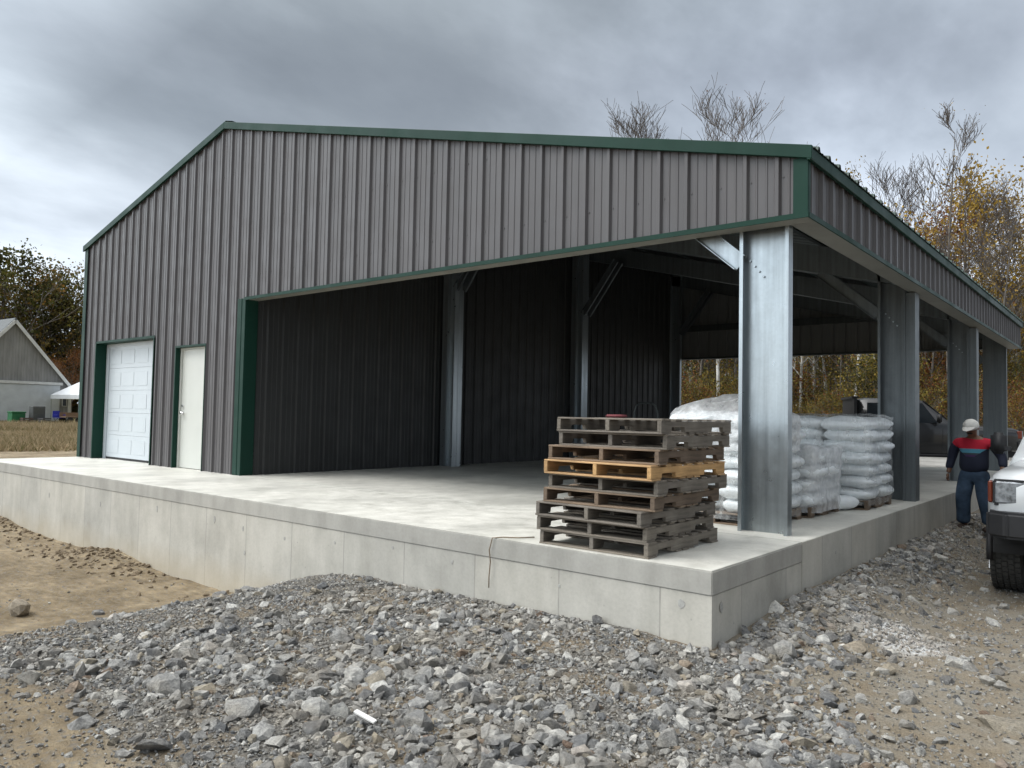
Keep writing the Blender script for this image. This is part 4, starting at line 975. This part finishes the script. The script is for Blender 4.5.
for s in (-1, 1):
    for q in (-1, 1): MB().box(s*1.47-.02,q*1.47-.02,0,s*1.47+.02,q*1.47+.02,2.03).build('pole', M['galv'], t)

# ------------------------------------------------------------------ vehicles
def paint(name, col, rough=.3):
    m, nt, b = mat(name); b.inputs['Base Color'].default_value = (*col, 1); b.inputs['Roughness'].default_value = rough; b.inputs['Coat Weight'].default_value = .6; b.inputs['Coat Roughness'].default_value = .08
    nt.links.new(ramp(nt, noise(nt, coords(nt), 2.5, 4), [(.3, tuple(x*.9 for x in col)), (.7, tuple(min(1, x*1.05) for x in col))]), b.inputs['Base Color']); return m
M['glass'] = simple('dark_window_glass', (.02,.025,.03), .06, 0, .05, 2, 0, .8)
M['tyre'] = simple('tyre_rubber', (.05,.049,.046), .85, 0, .25, 20, .2)
M['rim'] = simple('alloy_rim', (.35,.36,.37), .35, .8, .05)
M['trimblack'] = simple('black_plastic', (.018,.018,.02), .55, 0, .15)
M['lamp'] = simple('headlamp_lens', (.30,.32,.34), .1, .5, .6, 22, .5, .8); M['amber'] = simple('amber_lens', (.16,.03,.012), .2, 0, .1)
def wheel(parent, x, y, r, wd, side):
    W_ = empty('wheel', (x, y, r)); W_.parent = parent
    n = 40; prof_ = [(-wd/2, r*.62), (-wd/2-.004, r*.8), (-wd/2+.012, r*.935), (-wd/2+.04, r*.962), (wd/2-.04, r*.962), (wd/2-.012, r*.935), (wd/2+.004, r*.8), (wd/2, r*.62)]
    vs = []; fs = []
    for k in range(n):
        t = 2*math.pi*k/n
        for a, q in prof_: vs.append((a, q*math.cos(t), q*math.sin(t)))
    m_ = len(prof_)
    for k in range(n):
        for j in range(m_-1): fs.append((k*m_+j, k*m_+j+1, ((k+1) % n)*m_+j+1, ((k+1) % n)*m_+j))
        fs.append((k*m_+m_-1, k*m_, ((k+1) % n)*m_, ((k+1) % n)*m_+m_-1))
    tb = MB().add(vs, fs)
    # tread blocks
    nb = 46
    for k in range(nb):
        for j, xx in enumerate(np.linspace(-wd/2+.030, wd/2-.030, 5)):
            t = 2*math.pi*(k+(.5 if j % 2 else 0))/nb; c, s = math.cos(t), math.sin(t); dt = math.pi/nb*.72; w2 = (wd-.02)/5*.42
            q = []
            for rr in (r*.96, r):
                for tt in (t-dt, t+dt):
                    for xw in (-w2, w2): q.append((xx+xw, rr*math.cos(tt), rr*math.sin(tt)))
            tb.add(q, [(0,1,3,2),(4,6,7,5),(0,4,5,1),(2,3,7,6),(0,2,6,4),(1,5,7,3)])
    tb.build('tyre', M['tyre'], W_, smooth=False)
    rm = MB().tube([(side*(wd/2-.05),0,0),(side*(wd/2-.03),0,0)], r*.6, 28).tube([(side*(wd/2-.03),0,0),(side*(wd/2+.0),0,0)], r*.16, 16)
    for k in range(6):
        t = 2*math.pi*k/6; rm.beam((side*(wd/2-.012), .14*r*math.cos(t), .14*r*math.sin(t)), (side*(wd/2-.02), .6*r*math.cos(t), .6*r*math.sin(t)), .04, .09*r/.35, (1,0,0))
    rm.build('rim', M['rim'], W_)
def body_loft(sections):
    """sections along y (front to rear): (y, [(half width, z) ... bottom to top centre])"""
    vs = []; fs = []; n = len(sections[0][1])
    for y, pr in sections:
        for x, z in pr: vs.append((x, y, z))
        for x, z in reversed(pr): vs.append((-x, y, z))
    m_ = 2*n
    for k in range(len(sections)-1):
        for j in range(m_): fs.append((k*m_+j, k*m_+(j+1) % m_, (k+1)*m_+(j+1) % m_, (k+1)*m_+j))
    fs.append(tuple(range(m_))); fs.append(tuple((len(sections)-1)*m_+j for j in range(m_-1, -1, -1)))
    return vs, fs
def pickup(name, loc, rz, col, label, hood=1.12, hoodlen=1.45, cabtop=1.88, bed=True, r=.40, width=.97, big_mirror=True, gname=None, frontcap=True):
    T = empty(name, loc, rz, label, 'truck'); pt = col; wb = 3.7; w_ = width
    # front at -y; y=0 is the front axle
    def sec(y, w0, w1, zt_, zb=.55, crown=.03, sh=None): 
        return (y, [(w0*.93, zb), (w0, zb+.06), (w0, (sh or zt_)-.16), (w0*.985, (sh or zt_)-.07), (w1*.93, zt_-.02), (w1*.6, zt_+crown), (.02, zt_+crown+.01)])
    ho = hood
    S = [sec(-.88, w_*.86, w_*.80, ho-.16, .62), sec(-.84, w_*.93, w_*.9, ho-.09, .60), sec(-.70, w_*.985, w_*.95, ho-.04, .60), sec(-.5, w_, w_*.96, ho-.02, .62), sec(.0, w_, w_*.96, ho, .80), sec(.45, w_, w_*.96, ho+.01, .62), sec(hoodlen-.72, w_, w_*.96, ho+.03, .48)]
    vs, fs = body_loft(S); hb = MB().add(vs, fs).build('hood', pt, T, bevel=.0)
    bm = bmesh.new(); bm.from_mesh(hb.data); bmesh.ops.bevel(bm, geom=[e for e in bm.edges if e.calc_face_angle(0) > .6], offset=.03, segments=3, affect='EDGES', clamp_overlap=True); bm.to_mesh(hb.data); bm.free(); hb.data.shade_smooth()
    y1 = hoodlen-.72+.004; y2 = y1+2.45
    C_ = [(y1, [(w_*.97,.42),(w_,.5),(w_,ho-.12),(w_*.985,ho),(w_*.93,ho+.035),(w_*.6,ho+.05),(.02,ho+.06)]),
          (y1+.12, [(w_*.97,.42),(w_,.5),(w_,ho-.12),(w_*.985,ho+.02),(w_*.93,ho+.10),(w_*.6,ho+.12),(.02,ho+.13)]),
          (y1+.78, [(w_*.97,.42),(w_,.5),(w_,ho-.12),(w_*.985,ho+.03),(w_*.80,cabtop-.07),(w_*.55,cabtop-.01),(.02,cabtop)]),
          (y2-.3, [(w_*.97,.42),(w_,.5),(w_,ho-.12),(w_*.985,ho+.03),(w_*.80,cabtop-.05),(w_*.55,cabtop+.01),(.02,cabtop+.02)]),
          (y2, [(w_*.97,.42),(w_,.5),(w_,ho-.12),(w_*.985,ho+.03),(w_*.78,cabtop-.10),(w_*.53,cabtop-.05),(.02,cabtop-.04)])]
    vs, fs = body_loft(C_); cb = MB().add(vs, fs).build('cab', pt, T); 
    bm = bmesh.new(); bm.from_mesh(cb.data); bmesh.ops.bevel(bm, geom=[e for e in bm.edges if e.calc_face_angle(0) > .35], offset=.022, segments=2, affect='EDGES', clamp_overlap=True); bm.to_mesh(cb.data); bm.free(); cb.data.shade_smooth()
    # glass panes, slightly proud of the cab
    def lerp(a, b_, t): return a+(b_-a)*t
    g1 = MB(); pts4 = []
    for s, t in ((-1,.08),(1,.08),(1,.92),(-1,.92)):
        yy = lerp(y1+.12, y1+.78, t); zz = lerp(ho+.11, cabtop-.03, t); xx = lerp(w_*.86, w_*.70, t); pts4.append((s*xx, yy-.028, zz+.02))
    g1.add(pts4+[(p[0], p[1]+.01, p[2]-.01) for p in pts4], [(0,1,2,3),(7,6,5,4),(0,4,5,1),(1,5,6,2),(2,6,7,3),(3,7,4,0)]); g1.build('windscreen', M['glass'], T)
    for s in (-1, 1):
        for ya, yb, fa in ((y1+.42, y1+1.28, .35), (y1+1.38, y2-.22, 0)):
            zb, ztp = ho+.07, cabtop-.13
            def X(z): return s*(lerp(w_*.985, w_*.80, (z-(ho+.03))/(cabtop-.06-ho-.03))+.004)
            q = [(X(zb), ya, zb), (X(zb), yb, zb), (X(ztp), yb-.04, ztp), (X(ztp), ya+fa, ztp)]
            MB().add(q+[(p[0]-s*.012, p[1], p[2]) for p in q], [(0,1,2,3),(7,6,5,4),(0,4,5,1),(1,5,6,2),(2,6,7,3),(3,7,4,0)]).build('side_window', M['glass'], T)
        # door seams, handles, sill strips
        for ya in (y1+.3, y1+1.33, y2-.12): MB().box(s*w_-.004 if s > 0 else s*w_-.006, ya, .52, s*w_+.006 if s > 0 else s*w_+.004, ya+.008, ho-.1).build('door_seam', M['trimblack'], T)
        for ya in (y1+1.12, y1+2.1): MB().box(min(s*w_, s*(w_+.035)), ya, ho-.2, max(s*w_, s*(w_+.035)), ya+.17, ho-.165).build('door_handle', M['trimblack'], T, bevel=.006)
        MB().box(min(s*(w_-.15), s*(w_+.05)), y1+.1, .40, max(s*(w_-.15), s*(w_+.05)), y2, .45).build('running_board', M['trimblack'], T, bevel=.01)
        # mirror
        mr = empty('mirror', (s*(w_+.02), y1+.42, ho+.06)); mr.parent = T
        dx, hz = (.20, .125) if big_mirror else (.2, .09)
        MB().box(min(s*.04, s*dx), -.05, .0, max(s*.04, s*dx), .06, hz*2).build('mirror_housing', M['trimblack'], mr, bevel=.035, seg=3, smooth=True); MB().beam((0,0,.06),(s*.08,0,.08), .04, .05).build('mirror_arm', M['trimblack'], mr)
        # wheel arch lips and lamps
        for yy in (0, wb):
            if yy == wb and not bed: pass
            o_ = MB(); pp = [(s*(w_+.005), yy+(r+.07)*math.cos(a), r+(r+.07)*math.sin(a)) for a in np.linspace(-.15, math.pi+.15, 18)]; o_.tube(pp, .028, 6); o_.build('wheel_arch', M['trimblack'], T, smooth=True)
        for yy in (0, wb):
            o2 = [(yy+(r+.07)*math.cos(a), r+(r+.07)*math.sin(a)) for a in np.linspace(0, math.pi, 20)]
            MB().poly(o2, min(s*(w_-.28), s*(w_+.004)), max(s*(w_-.28), s*(w_+.004)), 'x').build('wheel_well', M['black'], T)
        hx0, hx1 = sorted((s*w_*.60, s*w_*.90)); 
        hl = MB().add([(hx0,-.905,.93),(hx1,-.86,.93),(hx1,-.86,1.13),(hx0,-.905,1.13),(hx0,-.80,.93),(hx1,-.80,.93),(hx1,-.80,1.13),(hx0,-.80,1.13)], [(0,1,2,3),(7,6,5,4),(0,4,5,1),(3,2,6,7),(0,3,7,4),(1,5,6,2)]).build('headlight', M['lamp'], T, bevel=.012)
        ax0, ax1 = sorted((s*w_*.925, s*w_*.965)); MB().box(ax0,-.855,.93,ax1,-.74,1.13).build('turn_signal', M['amber'], T, bevel=.01)
        MB().box(hx0-.01,-.872,.908,hx1+.01,-.85,.928).build('lamp_surround', M['trimblack'], T)
        MB().box(min(s*w_*.898, s*w_*.922),-.866,.928,max(s*w_*.898, s*w_*.922),-.80,1.132).build('lamp_surround', M['trimblack'], T)
        MB().box(hx0-.01,-.872,1.132,hx1+.01,-.84,1.15).build('lamp_surround', M['trimblack'], T)
        wheel(T, s*(w_-.11), 0, r, .27, s); wheel(T, s*(w_-.11), wb, r, .27, s)
    gr_ = MB().box(-w_*.56,-.925,.86,w_*.56,-.885,1.09)
    for k in range(4): gr_.box(-w_*.55,-.94,.885+k*.05,w_*.55,-.926,.905+k*.05)
    gr_.build('grille', M['trimblack'], T)
    MB().poly([(-w_*.99,-.72),(-w_*.97,-.93),(-w_*.8,-1.03),(w_*.8,-1.03),(w_*.97,-.93),(w_*.99,-.72),(w_*.9,-.70),(-w_*.9,-.70)], .62, .86, 'z').build('bumper', M['trimblack'], T, bevel=.03, seg=3, smooth=False)
    MB().box(-w_*.5,-.9,.40,w_*.5,-.6,.56).build('skid_plate', M['trimblack'], T)
    MB().box(-.35,-.6,.35,.35,4.6,.5).build('chassis', M['black'], T)
    if bed:
        b0, b1 = y2+.03, y2+2.0; bd = MB(); t = .05
        bd.box(-w_*.98,b0,.55,-w_*.98+t,b1,ho+.05).box(w_*.98-t,b0,.55,w_*.98,b1,ho+.05).box(-w_*.98+t,b0,.55,w_*.98-t,b0+t,ho+.05).box(-w_*.98+t,b0+t,.55,w_*.98-t,b1,.62)
        bd.build('cargo_bed', pt, T, bevel=.012); MB().box(-w_*.97,b1+.003,.55,w_*.97,b1+.05,ho+.05).build('tailgate', pt, T, bevel=.012)
        MB().box(-w_*.95,b1+.055,.42,w_*.95,b1+.2,.56).build('rear_bumper', M['chrome'], T, bevel=.02)
        for s in (-1, 1): MB().box(min(s*w_*.88, s*w_*.97),b1+.052,.75,max(s*w_*.88, s*w_*.97),b1+.06,1.05).build('tail_light', simple('red_lens', (.3,.01,.01), .2), T)
    return T
zg = float(hgt(17.0, 2.3))-.01
WT = pickup('pickup_truck', (17.64,2.9,zg), R(0), paint('white_paint', (.72,.74,.75)), 'white pickup truck with black bumper and mirrors at the right edge', hood=1.26, hoodlen=1.5, cabtop=1.92, bed=True, r=.42, width=.98)
WT.scale = (1.06,)*3
bx, by = away(974, 25.5)
BT = pickup('pickup_truck', (bx,by,float(hgt(bx,by,False))), R(116), paint('black_paint', (.018,.019,.021), .25), 'black crew cab pickup parked on the gravel behind the building', hood=1.24, hoodlen=1.5, cabtop=1.98, r=.42, width=1.0, big_mirror=True)
for s in (-1, 1): MB().box(min(s*1.0, s*1.012),.52,.96,max(s*1.0, s*1.012),.62,1.14).build('fender_vent', M['chrome'], BT, bevel=.004)
MB().box(-.9,3.25,1.3,.9,3.33,2.0).box(-.9,3.2,1.96,.9,3.38,2.02).build('headache_rack', M['trimblack'], BT)

# ------------------------------------------------------------------ the man
def skin(name, chain, m, parent=None, sub=2):
    """chain: list of (point, radius or (rx, ry), parent index)"""
    me = bpy.data.meshes.new(name); me.from_pydata([c[0] for c in chain], [(c[2], i) for i, c in enumerate(chain) if c[2] is not None], [])
    o = bpy.data.objects.new(name, me); COL.objects.link(o)
    md = o.modifiers.new('s', 'SKIN'); md.use_smooth_shade = True; md.branch_smoothing = .35
    for i, c in enumerate(chain):
        r_ = c[1]; me.skin_vertices[0].data[i].radius = r_ if isinstance(r_, tuple) else (r_, r_)
    me.skin_vertices[0].data[0].use_root = True
    ss = o.modifiers.new('u', 'SUBSURF'); ss.levels = sub
    dg = bpy.context.evaluated_depsgraph_get(); me2 = bpy.data.meshes.new_from_object(o.evaluated_get(dg)); me2.name = name
    bpy.data.objects.remove(o); bpy.data.meshes.remove(me); me2.materials.clear(); me2.shade_smooth()
    o = link(name, me2, m, parent); return o
px_, py_ = 15.9, 6.1; pz = float(hgt(px_, py_))+.01
P = empty('person', (px_, py_, pz), R(-14), 'man in a red and navy striped sweater, jeans and white cap walking head down', 'person')
P.scale = (1.1,1.0,.925)
M['skin'] = simple('brown_skin', (.17,.085,.05), .55, 0, .1, 8, .05)
# figure faces -Y; x>0 is the viewer's right
m, nt, b = mat('striped_knit'); sx = N(nt, 'ShaderNodeSeparateXYZ'); nt.links.new(coords(nt), sx.inputs[0])
z_ = math_(nt, 'DIVIDE', math_(nt, 'SUBTRACT', sx.outputs['Z'], .85), .75)
st = ramp(nt, z_, [(0, (.012,.016,.035)), (.30, (.03,.04,.055)), (.355, (.012,.016,.035)), (.42, (.045,.02,.075)), (.46, (.035,.05,.06)), (.50, (.07,.24,.33)), (.585, (.42,.01,.03))], 'CONSTANT')
ax = math_(nt, 'ABSOLUTE', sx.outputs['X']); sl2 = math_(nt, 'GREATER_THAN', math_(nt, 'ADD', ax, math_(nt, 'MULTIPLY', math_(nt, 'SUBTRACT', sx.outputs['Z'], 1.36), -1.0)), .245)
nt.links.new(mix(nt, sl2, st, (.012,.016,.035)), b.inputs['Base Color']); b.inputs['Roughness'].default_value = .9
bump(nt, b, noise(nt, coords(nt), 9, 4), .5, .02); M['knit'] = m
M['jeans'] = simple('blue_denim', (.045,.072,.115), .85, 0, .55, 5, .4, .2)
V3 = Vector
# body: one continuous figure
sk = [(V3((0,0,.96)), (.13,.10), None), (V3((0,.0,1.12)), (.13,.10), 0), (V3((0,.01,1.30)), (.15,.10), 1), (V3((0,-.005,1.42)), (.10,.08), 2), (V3((0,-.04,1.49)), .055, 3), (V3((0,-.085,1.55)), .070, 4), (V3((0,-.105,1.63)), (.078,.09), 5), (V3((0,-.09,1.69)), (.055,.07), 6),
      (V3((-.19,0,1.40)), .055, 3), (V3((-.28,.02,1.15)), .045, 8), (V3((-.31,-.03,.93)), .032, 9), (V3((-.315,-.045,.88)), (.024,.034), 10),
      (V3((.19,0,1.40)), .055, 3), (V3((.32,.03,1.17)), .045, 12), (V3((.37,-.08,1.0)), .032, 13), (V3((.38,-.11,.955)), (.024,.034), 14),
      (V3((-.10,0,.90)), .085, 0), (V3((-.13,-.06,.50)), .06, 16), (V3((-.15,.06,.12)), .042, 17), (V3((-.15,.05,.06)), .042, 18), (V3((-.17,-.10,.04)), .035, 19),
      (V3((.10,0,.90)), .085, 0), (V3((.13,.0,.50)), .06, 21), (V3((.15,.10,.14)), .042, 22), (V3((.15,.10,.07)), .042, 23), (V3((.17,-.05,.04)), .035, 24)]
body = skin('body', sk, M['skin'], P)
def hand(root, dr, thumb, nm='hand'):
    for k, (off, ln) in enumerate(((-.027,.066),(-.009,.075),(.009,.070),(.026,.056))):
        a = root+Vector((0,off,-.035)); d = Vector((dr*.1,-.12,-1)).normalized()
        skin('finger', [(a, .0105, None), (a+d*ln*.45, .0095, 0), (a+d*ln*.75+Vector((-dr*.008,0,0)), .0085, 1), (a+d*ln+Vector((-dr*.02,0,.004)), .007, 2)], M['skin'], body, 1)
    a = root+Vector((0,-.028,-.0)); skin('thumb', [(a, .012, None), (a+Vector((-dr*.012,-.022,-.028)), .0105, 0), (a+Vector((-dr*.02,-.030,-.055)), .009, 1)], M['skin'], body, 1)
    skin('palm', [(root+Vector((0,0,.02)), (.020,.026), None), (root+Vector((0,0,-.02)), (.018,.038), 0), (root+Vector((0,0,-.045)), (.014,.036), 1)], M['skin'], body, 1)
hand(V3((-.317,-.05,.86)), -1, 1); hand(V3((.385,-.125,.93)), 1, 1)
skin('sweater', [(V3((0,-.01,.875)), (.19,.16), None), (V3((0,-.015,1.08)), (.195,.165), 0), (V3((0,0,1.26)), (.195,.145), 1), (V3((0,0,1.38)), (.16,.115), 2), (V3((0,-.01,1.46)), (.085,.08), 3),
      (V3((-.20,0,1.395)), .082, 3), (V3((-.255,.01,1.28)), .072, 5), (V3((-.29,.02,1.14)), .062, 6), (V3((-.315,-.03,.94)), .050, 7),
      (V3((.20,0,1.395)), .082, 3), (V3((.27,.02,1.28)), .072, 9), (V3((.33,.03,1.16)), .062, 10), (V3((.375,-.08,1.01)), .050, 11)], M['knit'], P)
skin('jeans', [(V3((0,0,1.04)), (.165,.135), None), (V3((0,0,.93)), (.17,.14), 0), (V3((-.10,0,.80)), .12, 1), (V3((-.125,-.05,.52)), .10, 2), (V3((-.15,.03,.22)), .09, 3), (V3((-.155,.03,.08)), .100, 4),
      (V3((.10,0,.80)), .12, 1), (V3((.125,.0,.52)), .10, 6), (V3((.15,.06,.22)), .09, 7), (V3((.155,.06,.09)), .098, 8)], M['jeans'], P)
bt = simple('dark_leather', (.035,.022,.016), .7)
for x, y in ((-.155, .0), (.16, .05)): skin('boot', [(V3((x,y+.06,.05)), (.05,.05), None), (V3((x,y-.06,.045)), (.052,.045), 0), (V3((x,y-.15,.035)), (.048,.034), 1)], bt, P)
# cap, beard, face
cp = simple('white_cloth_cap', (.66,.64,.6), .9, 0, .08, 10, .1)
def dome(name, c, rx, ry, rz_, tilt, m, parent, z0=-.15, n=20, rows=10):
    vs = []; fs = []; T_ = Matrix.Rotation(tilt, 3, 'X')
    for j in range(rows+1):
        f = z0*math.pi/2+(math.pi/2-z0*math.pi/2)*j/rows
        for i in range(n):
            t = 2*math.pi*i/n; vs.append(Vector(c)+T_ @ Vector((rx*math.cos(f)*math.cos(t), ry*math.cos(f)*math.sin(t), rz_*math.sin(f))))
    for j in range(rows):
        for i in range(n): fs.append((j*n+i, j*n+(i+1) % n, (j+1)*n+(i+1) % n, (j+1)*n+i))
    fs.append(tuple(range(n))); return MB().add(vs, fs).build(name, m, parent, smooth=True)
capo = dome('cap', (0,-.105,1.645), .096, .115, .115, R(28), cp, P)
vs = []; fs = []; n = 12
for dz in (0, -.007):
    for k in range(n):
        t = math.pi+math.pi*k/(n-1); c_1, s_1 = math.cos(t), math.sin(t)
        vs.append((.088*c_1, -.12+.08*s_1, 1.655+dz-.01)); vs.append((.082*c_1, -.13+.15*s_1, 1.655+dz+.075*s_1-.01))
for k in range(n-1):
    a = 2*k; b0_ = 2*n; fs += [(a, a+1, a+3, a+2), (b0_+a, b0_+a+2, b0_+a+3, b0_+a+1), (a+1, b0_+a+1, b0_+a+3, a+3), (a, a+2, b0_+a+2, b0_+a)]
MB().add(vs, fs).build('cap_brim', cp, capo)
dome('cap_patch', (0,-.190,1.685), .030, .012, .024, R(10), simple('grey_patch', (.16,.16,.2), .8), capo, -1, 12, 8)
hb_ = simple('black_hair', (.012,.01,.009), .8)
skin('beard', [(V3((0,-.14,1.545)), (.050,.035), None), (V3((0,-.135,1.515)), (.038,.028), 0)], hb_, P, 1)
skin('hair', [(V3((0,-.045,1.60)), (.084,.075), None), (V3((0,-.055,1.66)), (.086,.085), 0)], hb_, P, 1)
skin('nose', [(V3((0,-.185,1.605)), .010, None), (V3((0,-.198,1.580)), .014, 0)], M['skin'], body, 1)
for s in (-1, 1):
    skin('eye', [(V3((s*.030,-.170,1.612)), .010, None), (V3((s*.034,-.170,1.612)), .009, 0)], simple('eye_white', (.4,.4,.38), .3), body, 1)
    skin('ear', [(V3((s*.084,-.09,1.62)), (.012,.016), None), (V3((s*.084,-.09,1.59)), (.010,.013), 0)], M['skin'], body, 1)
MB().box(-.022,-.182,1.556,.022,-.172,1.561).build('mouth', simple('lip', (.12,.04,.03), .5), body)
